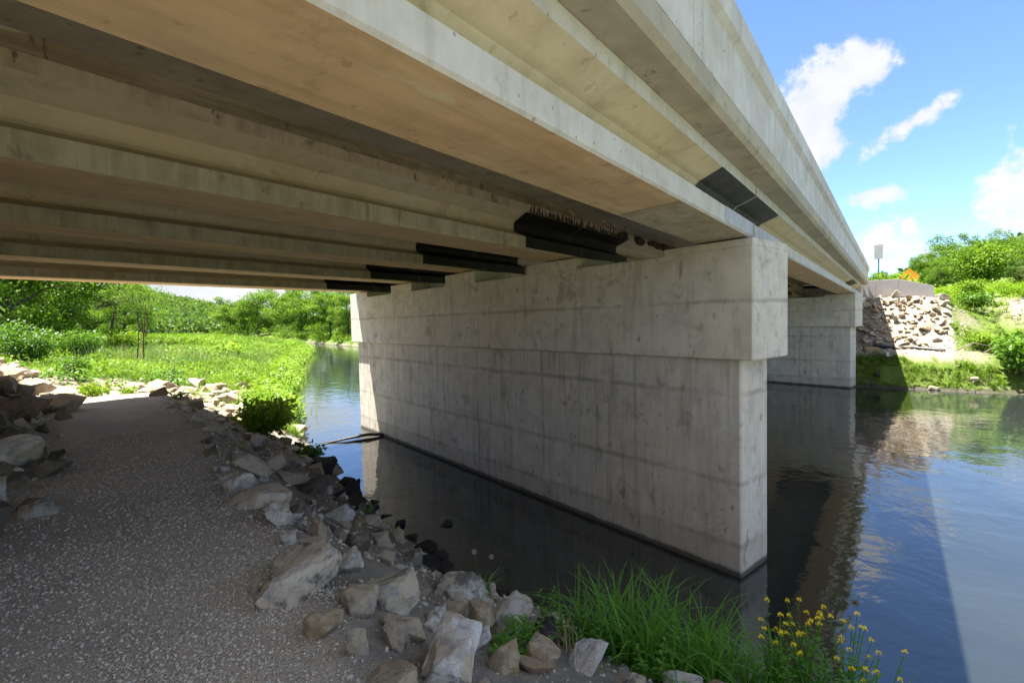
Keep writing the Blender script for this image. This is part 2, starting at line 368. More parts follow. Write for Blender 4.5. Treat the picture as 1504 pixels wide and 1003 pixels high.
def ground_material():
    t = NT('ground')
    g = t.n('ShaderNodeAttribute', attribute_name='grass').outputs['Fac']; p = t.n('ShaderNodeAttribute', attribute_name='gravel').outputs['Fac']
    dt = t.n('ShaderNodeAttribute', attribute_name='dirt').outputs['Fac']
    n1 = t.noise(0.7, 6, rough=0.62); n2 = t.noise(60, 4, rough=0.75); n3 = t.noise(6, 6, rough=0.7)
    v = t.n('ShaderNodeTexVoronoi'); t.set(v.inputs['Vector'], t.obj); v.inputs['Scale'].default_value = 85
    st = t.n('ShaderNodeSeparateColor'); t.t.links.new(v.outputs['Color'], st.inputs[0])
    grav = t.mix(t.ramp(n1, 0.40, 0.60), (0.44, 0.40, 0.34), (0.62, 0.525, 0.40))
    grav = t.mix(t.ramp(st.outputs[0], 0.0, 1.0, 0, 0.75, False), grav, t.mix(t.ramp(st.outputs[1], .5, .9), (0.28, 0.26, 0.23), (0.60, 0.54, 0.45)))
    grav = t.mix(t.ramp(v.outputs['Distance'], 0.35, 0.75, 0, 0.4), grav, (0.26, 0.235, 0.20))
    soil = t.mix(t.ramp(n3, 0.35, 0.7), (0.21, 0.19, 0.16), (0.32, 0.28, 0.23))
    soil = t.mix(t.ramp(n2, 0.5, 0.75, 0, 0.5), soil, (0.22, 0.2, 0.17))
    tan = t.mix(t.ramp(n3, 0.3, 0.7), (0.20, 0.16, 0.115), (0.31, 0.255, 0.19))
    grass = t.mix(t.ramp(n3, 0.3, 0.7), (0.06, 0.095, 0.018), (0.12, 0.16, 0.03))
    c = t.mix(p, soil, grav); c = t.mix(dt, c, tan); c = t.mix(g, c, grass)
    zz = t.math('ADD', t.sep()[2], t.math('MULTIPLY', t.math('SUBTRACT', n3, 0.5), 0.25)); c = t.mix(t.ramp(zz, 0.10, 0.24, 0.85, 0), c, (0.045, 0.04, 0.03))
    h = t.math('ADD', t.math('MULTIPLY', n3, 1.2), t.math('ADD', t.math('MULTIPLY', n2, 0.35), t.math('MULTIPLY', t.ramp(v.outputs['Distance'], 0, 0.7, 1, 0), 0.5)))
    return t.pbr(c, 0.95, t.bump(h, 0.02, 0.8), 0.2)
GROUND = ground_material()

def water_material():
    t = NT('river water')
    a = t.noise(1.1, 3, t.mapping((1.0, 1.0, 1.0)), dist=0.6); b = t.noise(5.5, 3, t.mapping((1.0, 0.8, 1)), w=2, dist=0.4); c = t.noise(0.22, 2, w=5)
    cal = t.ramp(c, 0.38, 0.62, 0.25, 1.0)
    h = t.math('ADD', t.math('MULTIPLY', a, 1.0), t.math('MULTIPLY', t.math('MULTIPLY', b, 0.22), cal))
    big = t.noise(0.35, 3, w=9)
    col = t.mix(t.ramp(big, 0.35, 0.65), (0.016, 0.020, 0.019), (0.022, 0.026, 0.024))
    return t.pbr(col, 0.015, t.bump(h, 0.03, 0.6), 0.5, IOR=2.0)
WATER = water_material()

# ------------------------------------------------------------------ terrain function
#TERRAIN-BEGIN
def smooth(a, b, x):
    t = np.clip((x-a)/(b-a), 0, 1); return t*t*(3-2*t)
NEAR_SHORE = np.array([(3.2,-300),(3.4,-60),(3.9,-12),(4.3,-3),(4.9,0.8),(5.1,1.8),(5.2,3.4),(4.8,4.5),(5.3,6.2),(5.5,7.7),(6.2,9.4),(7.1,12.7),(9.0,18),
                       (10.9,22.7),(14.2,28.2),(21,41),(27.7,52.5),(37.1,67.6),(42,79),(49,110),(55,150),(58,195),(40,235),(-40,262),(-300,300)], float)
FAR_SHORE = np.array([(32.4,-300),(32.4,-60),(32.0,-12),(31.8,-4),(31.7,-1),(31.5,1.5),(32.5,14),(35,26),(42,50),(50,75),(58,105),(69,150),(76,200),(60,246),(-40,282),(-300,325)], float)
RIVER = np.concatenate([NEAR_SHORE, FAR_SHORE[::-1]])
def poly_dist(x, y, P, closed=True):
    d = np.full(x.shape, 1e9); n = len(P)
    for i in range(n if closed else n-1):
        a = P[i]; b = P[(i+1) % n]; e = b-a; L2 = e@e
        t = np.clip(((x-a[0])*e[0]+(y-a[1])*e[1])/L2, 0, 1)
        d = np.minimum(d, np.hypot(x-a[0]-t*e[0], y-a[1]-t*e[1]))
    return d
def in_poly(x, y, P):
    c = np.zeros(x.shape, bool); n = len(P)
    for i in range(n):
        a = P[i]; b = P[(i+1) % n]
        if a[1] == b[1]: continue
        k = ((a[1] > y) != (b[1] > y)) & (x < (b[0]-a[0])*(y-a[1])/(b[1]-a[1])+a[0]); c ^= k
    return c
def riprap_toe(y):
    return np.interp(y, [-6, 2.5, 4.5, 6.1, 6.6, 8, 10.2, 15.1, 21, 26, 40], [-2.2, -0.75, 0.0, 0.43, 0.51, 0.8, 1.35, 2.13, 2.7, 3.1, 3.6])
def path_edge(y):
    return np.interp(y, [-6, 0, 2, 2.7, 3.4, 3.7, 5.45, 8.66, 13.6, 18, 24, 30], [0.9, 1.1, 1.27, 1.5, 1.45, 1.8, 2.08, 2.88, 3.75, 4.9, 5.4, 5.6])
def river_mid(y):
    return np.interp(y, [-300, 0, 20, 50, 75, 110, 150, 200, 240], [18, 18, 22, 34, 46, 54, 62, 67, 55])
def wav(x, y, s, seed):
    r = np.random.default_rng(seed); z = np.zeros(x.shape)
    for i in range(7):
        a = r.uniform(0, 6.28); k = s*r.uniform(0.6, 1.8); z = z + np.sin(k*(x*np.cos(a)+y*np.sin(a))+r.uniform(0, 6.28))
    return z/7
def terrain(x, y):
    x = np.asarray(x, float); y = np.asarray(y, float)
    inside = in_poly(x, y, RIVER); d0 = poly_dist(x, y, RIVER)
    d = np.where(inside, -d0, d0) + 0.22*wav(x, y, 1.9, 61)*smooth(0.0, 6.0, np.hypot(x, y)) - 0.15*(x > 20)*wav(x, y, 4.5, 62)
    right = x > river_mid(y)
    # near (left) bank
    ztop = 2.2 + 0.06*wav(x, y, 1.3, 3)
    run = np.maximum(0.0, x - path_edge(y) - 0.05)
    fr_ = np.where(d > 0, d/(np.maximum(d, 1e-6) + run), 0.0)
    za = ztop*fr_**np.interp(y, [0.6, 2.3], [0.6, 0.95])
    zb = 1.15*smooth(0, 2.0, d) + 0.9*smooth(1.5, 12, d) + 0.12*wav(x, y, 0.25, 5)
    wy = smooth(15, 23, y); zn = za*(1-wy)+zb*wy
    toe = riprap_toe(y)
    side = 6.0 - np.maximum(0, np.maximum(1.3-y, y-15.8))*0.47
    emb = np.minimum(2.2 + np.clip(toe-x, 0, 99)*0.62, side)
    emb = np.where((x > -4.3) | (y < 1.3) | (y > 15.8), emb, np.minimum(side, np.maximum(emb, 6.0)))
    emb = np.where((x > -4.3), np.minimum(emb, 4.75), emb)
    zn = np.where(x < toe, np.maximum(zn, emb), zn)
    # right bank: strip of grass, trail, riprap up to the wing wall, road fill
    trail = 1.0*smooth(0, 0.9, d) + 0.75*smooth(0.7, 1.7, d) + 0.1*smooth(1.7, 3, d) + np.clip((d-3.1)*0.86, 0, 2.95)
    trail = trail + np.where((x > 38.6), np.clip((x-38.6)*1.5, 0, 1.2)*smooth(-1.9, -0.4, y), 0)
    nat = 1.5*smooth(0, 2.5, d) + 2.2*smooth(1.5, 9, d) + 1.6*smooth(7, 18, d) + 0.02*np.maximum(0, d-18)
    flood = 1.1*smooth(0, 1.0, d) + 0.6*smooth(1, 8, d)
    wr = smooth(-1.7, -4.6, y); wf = smooth(16, 24, y)
    zr = trail*(1-wr)+nat*wr; zr = zr*(1-wf)+flood*wf
    z = np.where(right, zr, zn)
    z = z + 0.05*wav(x, y, 2.2, 9)*smooth(0.3, 2, d)*smooth(0.0, 6.0, np.hypot(x, y))
    z = np.where(d < 0, np.maximum(-1.3, 0.45*d), z)
    # hills
    R = np.hypot(x, y); az = np.arctan2(y, x)
    hl = 30*np.exp(-((az-1.38)/0.19)**2)*smooth(260, 560, R) + 6*np.exp(-((az-0.95)/0.5)**2)*smooth(300, 650, R)
    hr = 22*np.exp(-((az+0.36)/0.25)**2)*smooth(60, 230, R)*(R < 1e4) + 7*smooth(120, 420, R)*np.exp(-((az+0.02)/0.35)**2)
    return z + np.where(d > 0, hl + hr, 0), d, right
#TERRAIN-END
def at_px(px, rng):
    a = YAW + math.atan((752-px)/704); return rng*math.cos(a), rng*math.sin(a)
def tz(x, y):
    return float(terrain(np.array([x]), np.array([y]))[0][0])

def axis(segs):
    out = [segs[0][0]]
    for a, b, s0, s1 in segs:
        x = a; 
        while x < b - 1e-6:
            t = (x-a)/(b-a); x += s0*(1-t)+s1*t; out.append(min(x, b))
    return np.array(out)
gx = axis([(-900, -60, 90, 12), (-60, -8, 8, 0.8), (-8, -1, 0.5, 0.1), (-1, 7, 0.08, 0.09), (7, 16, 0.1, 0.8), (16, 30, 1.0, 0.5), (30, 40, 0.25, 0.3), (40, 90, 0.4, 3.5), (90, 1100, 4, 70)])
gy = axis([(-900, -70, 90, 10), (-70, -8, 5, 0.5), (-8, 1, 0.4, 0.1), (1, 10, 0.08, 0.1), (10, 30, 0.12, 0.5), (30, 110, 0.6, 3.5), (110, 1100, 4, 70)])
def build_ground():
    X, Y = np.meshgrid(gx, gy, indexing='xy'); x = X.ravel(); y = Y.ravel()
    z, d, right = terrain(x, y)
    near = smooth(9, 3, np.hypot(x, y))
    z = z + near*0.012*wav(x, y, 9, 21)
    nx, ny = len(gx), len(gy)
    i = np.arange(nx-1)[None, :] + nx*np.arange(ny-1)[:, None]; i = i.ravel()
    F = np.stack([i, i+1, i+nx+1, i+nx], 1)
    me = mesh_np('ground', np.stack([x, y, z], 1), F, GROUND, smooth=True)
    toe = riprap_toe(y); pe = path_edge(y)
    j = 0.12*wav(x, y, 3.0, 31)
    gravel = (~right)*smooth(-0.12, 0.12, x-toe+j)*smooth(0.2, -0.2, x-pe+j)*smooth(23, 17, y)
    dirt = (~right)*smooth(-0.2, 0.2, x-toe+1.2)*smooth(2.6, 0.6, x-pe+j*3)*smooth(13, 18, y)*smooth(31, 28, y+0.6*j*8)
    rd = right*((y > -2.7+1.2*j)*(d > 1.35+j)*(d < 7.5)*(y < 17)).astype(float)
    dirt = np.maximum(dirt, rd*np.where(d > 3.1, 0.25, 0.95)*smooth(-3.4, -2.7, y + 1.2*j))
    dirt = np.maximum(dirt, right*smooth(2.6, 1.2, np.hypot((x-41.5)/2.0, (y+6.6)/1.0)))
    dirt = np.maximum(dirt, right*(y < -2.0)*(d > .4)*smooth(-.05, -.45, wav(x, y, 1.6, 14))*0.6)
    grass = np.where(right, 1-rd, smooth(19, 25, y + 2*j + 0.25*np.maximum(0, x-pe-1.5)))
    grass = np.maximum(grass, (~right)*smooth(-3, -8, y)); grass = np.maximum(grass, (~right)*(x < -4.4)*((y < 1) | (y > 16)))
    grass = grass*(d > 0.15)*(1-dirt)
    for nm, a in (('grass', grass), ('gravel', gravel), ('dirt', dirt)):
        at = me.attributes.new(nm, 'FLOAT', 'POINT'); at.data.foreach_set('value', a.astype(np.float32))
    return link('ground', me, kind='structure')
build_ground()
wme = mesh_np('river', [(-900, -900, 0), (1100, -900, 0), (1100, 1100, 0), (-900, 1100, 0)], np.array([[0, 1, 2, 3]]), WATER)
link('river', wme, kind='structure')

# ------------------------------------------------------------------ bridge
SK = 0.2135; TSK = math.tan(SK)
GY = [1.985 + 3.275*k for k in range(5)]
GZ = [5.0, 5.10, 5.18, 5.15, 5.075]
YN, YF = 1.25, 15.82                              # outer faces of the deck
X_START, X_END = -4.6, 38.0
def joint1(y): return 7.70 + TSK*(y-1.6)
def joint2(y): return 30.95 + TSK*(y-1.6)
bridge = empty('road_bridge', 'concrete girder road bridge crossing the river on two wall piers', 'bridge', (7.7, 1.6, 4.95))
BO = Vector((7.7, 1.6, 4.95))
def bpart(name, me, parent=None, label=None):
    o = link(name, me, parent or bridge, label)
    o.matrix_parent_inverse = Matrix.Identity(4)
    o.location = (0, 0, 0) if parent else -BO
    return o
def girder_profile(yc, zb, off=0.0, haunch=True):
    hb, hw, ht = 0.392+off, 0.085+off, 0.425+off
    right = [(-hb+0.02, 0-off*0), (-hb, 0.02), (-hb, 0.206+off), (-hw-0.02, 0.33+off), (-hw, 0.37+off), (-hw, 0.47-off), (-hw-0.05, 0.515-off), (-hw-0.12, 0.535-off), (-ht, 0.61-off), (-ht, 0.744)]
    if haunch: right += [(-ht+0.02+off, 0.748), (-ht+0.02+off, 0.91)]
    prof = right + [(-y, z) for y, z in reversed(right)]
    return [(yc+y, zb+z) for y, z in prof]
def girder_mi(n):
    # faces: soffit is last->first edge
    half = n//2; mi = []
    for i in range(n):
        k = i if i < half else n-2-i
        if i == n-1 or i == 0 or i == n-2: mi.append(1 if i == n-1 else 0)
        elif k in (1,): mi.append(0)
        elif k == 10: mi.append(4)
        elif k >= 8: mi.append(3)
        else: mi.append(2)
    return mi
for k, (y, z) in enumerate(zip(GY, GZ)):
    for (a, b) in ((lambda yy: X_START, joint1), (joint1, joint2), (joint2, lambda yy: X_END + TSK*(yy-YN) - 0.35)):
        ga = a(y) + (0.02 if a in (joint1, joint2) else 0); gb = b(y) - (0.02 if b in (joint1, joint2) else 0)
        p = girder_profile(y, z, 0, k not in (0,))
        if k == 0:
            half = len(p)//2
            p = p[:half] + [(y+0.405, z+0.748), (y+0.405, z+0.91), (y-0.405, z+0.91), (y-0.405, z+0.748)][0:0] + p[half:]
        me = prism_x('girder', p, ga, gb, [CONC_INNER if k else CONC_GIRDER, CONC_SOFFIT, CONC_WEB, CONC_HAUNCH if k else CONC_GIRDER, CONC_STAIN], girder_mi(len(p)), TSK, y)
        go = bpart('girder', me, None, 'outermost girder, tan stained soffit and pale bottom flange' if k == 0 else None)
        # coated ends beside the piers
        ends = []
        if b in (joint1, joint2): ends.append((gb-1.72-0.12*((k*7) % 3), gb-0.01, b is joint1))
        if a in (joint1, joint2): ends.append((ga+0.01, ga+1.75+0.3*((k*5) % 2), a is joint1))
        for (e0, e1, first) in ends:
            pr = girder_profile(y, z, 0.004, False)
            half = len(pr)//2
            for sgn, seg in ((-1, pr[1:half]), (1, pr[half:-1])):
                if k == 0 and sgn < 0:
                    fl = seg[:2]; web = seg[1:8]
                    c1 = prism_x('end_coating', fl, e0+0.25, e1, COAT_PALE, None, TSK, y, closed=False); bpart('end_coating', c1, go)
                    c2 = prism_x('end_coating', web, e0, e1, COAT_GREY, None, TSK, y, closed=False); bpart('end_coating', c2, go)
                else:
                    s2 = seg[:8] if sgn < 0 else seg[-8:]
                    c2 = prism_x('end_coating', s2, e0, e1, COAT_BLACK, None, TSK, y, closed=False); bpart('end_coating', c2, go)
                    if sgn < 0 and first:
                        bm = bmesh.new(); xx = e0
                        ys = y-0.425-0.004
                        while xx < e1-0.03:
                            w = random.uniform(0.012, 0.03); h = random.choice([0.02, 0.05, 0.09, 0.12, 0.13])*random.uniform(0.7, 1.1)
                            bm_box(bm, xx, xx+w, ys-0.003, ys+0.003, z+0.612, z+0.612+h); xx += w+random.choice([0.002, 0.006, 0.02])
                        bpart('coating_drip', bm_mesh('coating_drip', bm, COAT_BLACK), go)['kind'] = 'stuff'
    if k == 0:
        sp = prism_x('soffit_panel', [(y-0.368, z-0.004), (y+0.368, z-0.004)], 4.77, joint1(y)-0.03, CONC_INNER, None, TSK, y, closed=False); bpart('soffit_panel', sp)
    for jf in (joint1, joint2):
        pr = girder_profile(y, z, 0.012, False); half = len(pr)//2
        xj = jf(y)
        js = prism_x('joint_strip', pr[1:half], xj-0.02, xj+0.02, COAT_PALE if k == 0 else COAT_GREY, None, TSK, y, closed=False); bpart('joint_strip', js)
# deck slab
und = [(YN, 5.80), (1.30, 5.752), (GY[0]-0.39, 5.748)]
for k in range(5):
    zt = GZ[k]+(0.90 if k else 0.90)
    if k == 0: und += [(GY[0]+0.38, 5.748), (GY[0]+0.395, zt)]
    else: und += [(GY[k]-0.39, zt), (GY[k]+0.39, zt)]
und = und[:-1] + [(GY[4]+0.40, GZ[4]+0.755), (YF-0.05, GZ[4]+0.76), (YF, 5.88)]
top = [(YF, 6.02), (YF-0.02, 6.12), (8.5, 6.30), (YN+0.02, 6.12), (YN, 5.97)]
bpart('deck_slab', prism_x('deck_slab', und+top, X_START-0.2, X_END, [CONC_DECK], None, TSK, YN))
# form seams under the deck, raised fins of concrete between form panels
for bay in range(4):
    ya, yb = GY[bay]+0.44, GY[bay+1]-0.44
    za, zb_ = GZ[bay]+0.90, GZ[bay+1]+0.90
    for i in range(24):
        x = -2.4 + 1.2*i + 0.12*((i*7) % 3)
        sl = (zb_-za)/(0.0001+GY[bay+1]-GY[bay]-0.78)
        bm = bmesh.new()
        v = [bm.verts.new(p) for p in ((x, ya, za-0.006), (x+0.03, ya, za-0.006), (x+0.03+TSK*(yb-ya), yb, zb_-0.006), (x+TSK*(yb-ya), yb, zb_-0.006))]
        w = [bm.verts.new((q.co.x, q.co.y, q.co.z+0.02)) for q in v]
        bm.faces.new(v)
        for a in range(4): bm.faces.new((v[a], v[(a+1) % 4], w[(a+1) % 4], w[a]))
        bpart('form_seam', bm_mesh('form_seam', bm, CONC_DECK))
# parapets, cast in panels with open joints
def parapet(sign, y0):
    pr = [(0.0, 5.973), (0.0, 6.52), (-0.065, 6.575), (-0.065, 6.82), (0.36, 6.82), (0.30, 6.30), (0.40, 6.125)]
    prof = [(y0 + sign*a, b) for a, b in pr]
    x = X_START - 0.2; xs = [x, -1.95, 1.0]
    while xs[-1] < X_END-3.2: xs.append(xs[-1]+2.95)
    xs.append(X_END)
    for a, b in zip(xs[:-1], xs[1:]):
        me = prism_x('parapet_panel', prof, a+0.005, b-0.005, [CONC_PARAPET], None, TSK if b == X_END else 0.0, y0)
        bpart('parapet_panel', me)
parapet(1, YN-0.003); parapet(-1, YF+0.003)

# piers
def pier(x0, label, swallow=False):
    L, CT, S, T = 14.97, 1.19, 3.249, 4.874
    root = empty('bridge_pier', label, 'pier', (x0, 1.524, 0), -SK)
    link('stem', box_mesh('stem', 0.15, 1.04, 0.244, L-0.244, -1.4, S, CONC_PIER, 0.022), root)
    cap = link('cap', box_mesh('cap', 0, CT, 0, L, S, T, CONC_CAP, 0.02), root)
    cen = [0.70, 4.04, 7.405, 10.736, 14.15]; wd = [1.40, 1.43, 1.38, 1.40, 1.55]
    for k, (c, w) in enumerate(zip(cen, wd)):
        zt = GZ[k]-0.03; a, b = c-w/2, c+w/2
        if k == 0: a = 0.006
        if k == 4: b = L-0.006
        bm = bmesh.new(); bm_box(bm, 0.004, CT-0.004, a, b, T-0.01, zt, 0.008)
        link('pedestal', bm_mesh('pedestal', bm, CONC_CAP), cap)
        sy = (GY[k]-1.524)/math.cos(SK) + 0.595*math.tan(SK)*0
        for tt in (0.22, 0.72):
            me = box_mesh('bearing_pad', tt, tt+0.25, sy-0.30, sy+0.30, zt-0.005, zt+0.03, RUBBER); link('bearing_pad', me, cap)
    return root
pier(7.315, 'near concrete wall pier with an overhanging cap standing in dark water')
pier(30.47, 'far concrete wall pier with cap standing beside the rocky right bank')

# abutments (beam seats) and wing wall
ab = empty('bridge_abutment', 'concrete abutment under the girder ends behind the shaded riprap slope', 'abutment', (X_START, 1.3, 0))
link('abutment_wall', box_mesh('abutment_wall', -0.9, 0.45, 0, 14.4, 2.5, 4.95, CONC_CAP, 0.02), ab)
ab2 = empty('bridge_abutment', 'concrete abutment under the girder ends behind the far pier', 'abutment', (X_END-0.7, 1.5, 0), -SK)
link('abutment_wall', box_mesh('abutment_wall', -0.25, 1.0, 0, 14.6, 2.5, 4.95, CONC_CAP, 0.02), ab2)
link('backwall', box_mesh('backwall', 0.38, 1.0, 0.2, 14.4, 4.95, 5.72, CONC_CAP, 0.01), ab2)

def wing_wall():
    # runs from the end of the bridge outwards to the river side
    p0 = Vector((38.15, 1.75, 0)); p1 = Vector((38.75, -1.95, 0)); d = (p1-p0); Lw = d.length; d.normalize()
    root = empty('wing_wall', 'purplish grey concrete wing wall above sunlit riprap at the bridge end', 'retaining wall', p0, math.atan2(d.y, d.x))
    def ztop(s): return 6.02 if s < 2.05 else 6.02 - (s-2.05)*0.30
    th = 0.35
    cuts = [(0, 0.9), (0.9, 2.05), (2.05, Lw)]
    def slab(s0, s1, za0, za1, zb0, zb1):
        bm = bmesh.new()
        v = [bm.verts.new(p) for p in ((s0, 0, za0), (s1, 0, za1), (s1, 0, zb1), (s0, 0, zb0), (s0, th, za0), (s1, th, za1), (s1, th, zb1), (s0, th, zb0))]
        for q in ((0,1,2,3),(4,7,6,5),(0,4,5,1),(1,5,6,2),(2,6,7,3),(3,7,4,0)): bm.faces.new([v[i] for i in q])
        bmesh.ops.bevel(bm, geom=list(bm.edges), offset=0.008, segments=1, affect='EDGES')
        link('wall_panel', bm_mesh('wall_panel', bm, CONC_WING), root)
    for s0, s1 in cuts:
        e0, e1 = s0+0.006, s1-0.006
        zj = 5.02
        if s0 < 2: slab(e0, e1, 3.6, 3.6, zj-0.006, zj-0.006); slab(e0, e1, zj+0.006, zj+0.006, ztop(s0), ztop(s1 if s1 <= 2.06 else s1))
        else: slab(e0, e1, 3.6, 3.6, ztop(s0), ztop(s1))
    return root
wing_wall()

# approach roads at deck level
link('road', prism_x('road', [(1.7, 6.124), (1.7, 5.9), (15.4, 5.9), (15.4, 6.124), (8.5, 6.30)], X_END+0.05, 420, [ASPHALT], None, TSK, YN), kind='structure')
link('road', prism_x('road', [(1.7, 6.124), (1.7, 5.9), (15.4, 5.9), (15.4, 6.124), (8.5, 6.30)], -300, X_START-0.25, [ASPHALT], None, 0, YN), kind='structure')

# swallow nests on the second girder
def nest_mesh(seed):
    bm = bmesh.new(); bmesh.ops.create_icosphere(bm, subdivisions=2, radius=0.085)
    r = random.Random(seed)
    for v in bm.verts:
        n = mnoise.noise(v.co*22+Vector((seed, 0, 0)))*0.02
        v.co += v.co.normalized()*n; v.co.z *= 0.85
        if v.co.y < -0.06 and abs(v.co.x) < 0.03 and abs(v.co.z+0.02) < 0.035: v.co.y += 0.05
    return bm_mesh('mud_nest', bm, MUD, 60)
NESTS = [nest_mesh(i) for i in range(3)]
for i, (x, dz) in enumerate(((10.05, 0.0), (10.22, 0.02), (10.95, 0.0), (11.12, -0.03), (11.7, 0.0), (11.95, 0.01), (12.2, -0.02), (12.6, 0.0), (12.85, 0.01), (13.2, -0.01), (13.5, 0.0))):
    o = link('swallow_nest', NESTS[i % 3], None, 'brown mud swallow nest stuck under the top flange of the second girder by the pier', 'bird nest', 'mud swallow nests in a row under the second girder', None, (x, GY[1]-0.46+0.0, GZ[1]+0.66+dz))
    s = 0.85+0.12*((i*5) % 4); o.scale = (s*1.25, s, s); o.rotation_euler = (0, 0, 0.2*((i*3) % 3-1))

#PART2
# ------------------------------------------------------------------ rocks
def rock_mesh(seed, mat, sub=2, flat=0.75, npts=15, disp=0.035, name='stone', long=1.0):
    r = np.random.default_rng(seed)
    p = r.normal(size=(npts, 3)); p /= np.linalg.norm(p, axis=1)[:, None]
    p = np.sign(p)*np.abs(p)**0.7; p *= r.uniform(0.82, 1.1, (npts, 1)); p[:, 0] *= long; p[:, 2] *= flat
    bm = bmesh.new()
    for q in p: bm.verts.new(q*0.5)
    res = bmesh.ops.convex_hull(bm, input=bm.verts)
    bmesh.ops.delete(bm, geom=[v for v in bm.verts if not v.link_faces], context='VERTS')
    bmesh.ops.dissolve_limit(bm, angle_limit=0.18, verts=bm.verts, edges=bm.edges)
    if sub:
        bmesh.ops.bevel(bm, geom=list(bm.edges), offset=0.014, segments=1, affect='EDGES')
        bmesh.ops.triangulate(bm, faces=bm.faces)
        bmesh.ops.subdivide_edges(bm, edges=[e for e in bm.edges if e.calc_length() > 0.09], cuts=sub, use_grid_fill=True)
        bmesh.ops.triangulate(bm, faces=bm.faces)
        off = Vector((seed*3.1, seed*1.7, 0))
        for v in bm.verts:
            c = v.co
            n = mnoise.noise(c*2.6+off)*1.6 + mnoise.noise(c*6+off)*0.9 + mnoise.noise(c*13+off)*0.55 + mnoise.noise(c*27+off)*0.25
            v.co += v.co.normalized()*n*disp
            # bedding ledges of broken limestone
            v.co.x += math.sin(c.z*24+mnoise.noise(c*3+off)*3)*disp*0.12
    return bm_mesh(name, bm, mat, 26)
R_ANY = np.random.default_rng(11)
def sink(pz, h): return pz + h*0.18
HERO = [  # name, x, y, width, depth, height, mat, flat seed, label, yaw
 (1.50,2.98,.58,.42,.34,'W','largest white boulder lying at the gravel edge, broad and pale',0.7),
 (1.76,1.86,.42,.36,.38,'W','bluish white upright boulder with dark patches, nearest the camera at the bottom edge',0.2),
 (2.02,2.74,.55,.42,.34,'S','lumpy grey mud caked boulder beside the white pointed stone',0.9),
 (1.62,2.55,.28,.20,.24,'W','white pointed stone tilted in grey mud between gravel and bank',-.5),
 (1.34,2.42,.24,.18,.17,'T','tan stone half buried at the gravel edge below the largest white boulder',.3),
 (1.36,2.14,.08,.12,.20,'W','narrow upright white sliver of stone in the mud',1.0),
 (2.18,4.0,.20,.22,.30,'T','tan upright block above the largest white boulder',.6),
 (1.88,3.58,.26,.22,.20,'S','grey white wedge shaped stone just behind the largest white boulder',.2),
 (1.76,3.66,.13,.12,.13,'W','small pale round stone on the gravel edge',.2),
 (2.05,5.28,.30,.28,.34,'W','pale block standing at the gravel edge, upstream of the tan upright block',.1),
 (1.93,4.2,.26,.22,.22,'W','white pitted stone at the gravel edge with a dark hollow',.8),
 (2.1,4.3,.22,.2,.16,'S','bluish grey rounded stone beside the white pitted stone',.4),
 (3.55,6.0,.46,.34,.28,'S','flat topped grey block halfway down the bank',.3),
 (3.6,5.05,.32,.30,.34,'W','stone with one bright white broken face, low on the bank',-.2),
 (4.55,5.95,.22,.20,.36,'T','tan upright stone standing at the water edge',.4),
 (4.35,6.3,.3,.26,.26,'S','grey slanted slab leaning beside the tan upright stone',.8),
 (4.62,5.4,.48,.34,.28,'D','dark brown flat block at the water edge by the pier reflection',.1),
 (2.15,3.5,.30,.26,.26,'S','grey cracked stone right behind the largest white boulder',.5),
 (2.55,2.38,.30,.24,.34,'T','pale tan pointed boulder above the green herbs',.9),
 (3.25,2.62,.50,.36,.32,'S','broad grey boulder at the water edge left of the tall grass',.2),
 (2.95,2.12,.36,.28,.24,'D','low brown grey stone beside the tall grass',.6),
 (2.14,1.80,.30,.22,.22,'T','tan flat stone at the bottom edge of the bank below the herbs',.1),
 (2.44,1.76,.26,.24,.26,'T','tan round topped stone at the bottom edge beside the tall grass',.4),
 (2.75,1.62,.44,.3,.16,'S','flat grey stone under the tall grass at the bottom edge',.0),
 (1.28,1.80,.30,.26,.14,'T','tan flat rock at the bottom edge nearest the gravel',.7),
 (2.07,2.38,.18,.13,.12,'W','small white flat stone lying alone on dark mud',.3),
 (5.0,5.42,.40,.3,.22,'D','dark wet stone at the water line beside the dandelion clump',.5),
 (3.3,3.35,.62,.46,.36,'S','broad grey slab under the dandelion clump',.15),
 (1.62,2.17,.14,.16,.18,'S','grey stone with a white streak next to the bluish white boulder',.9),
 (.72,8.5,.62,.5,.42,'W','white spotted boulder in the shade left of the path',.2),
 (.85,10.9,.6,.5,.46,'B','big brown boulder left of the path under the bridge',.4),
 (1.2,11.6,1.1,.55,.38,'B','long flat slab of rock left of the path under the bridge',1.3),
 (1.0,13.7,.7,.5,.45,'B','brown rounded rock high on the shaded slope left of the path',.1),
 (1.8,15.8,1.1,.6,.42,'X','long tan slab of rock in the sun at the left edge of the path',1.2),
 (5.25,8.5,.8,.55,.5,'D','large dark rock at the water edge before the floating branch',.4),
 (5.75,10.2,.8,.55,.5,'D','dark brown rock jutting over the river beside the far bank plants',.8),
 (6.26,6.7,.30,.2,.10,'D','small wet stone breaking the surface of the dark water',.3),
 (5.07,4.35,.34,.22,.06,'D','flat submerged stone just showing in the dark water',.2),
]
MATS = {'W': ROCK_WHITE, 'S': ROCK_SHADE, 'T': ROCK_TAN, 'D': ROCK_WET, 'X': ROCK_SUN, 'B': ROCK_BROWN_SHADED}
hero_xy = []
for i, (x, y, w, dp, h, m, lab, yw) in enumerate(HERO):
    me = rock_mesh(100+i, MATS[m], 3, 0.85, 17, 0.05, 'boulder')
    z = max(tz(x, y), 0.0 if i >= 36 else -9)
    o = link('boulder', me, None, lab, 'rock', None, None, (x, y, z + h*(0.16 if i < 36 else 0.05)), yw)
    o.scale = (w*1.08, dp*1.08, h*1.15)
    o.rotation_euler = (R_ANY.uniform(-.25, .25), R_ANY.uniform(-.25, .25), yw)
    hero_xy.append((x, y, w*0.5))
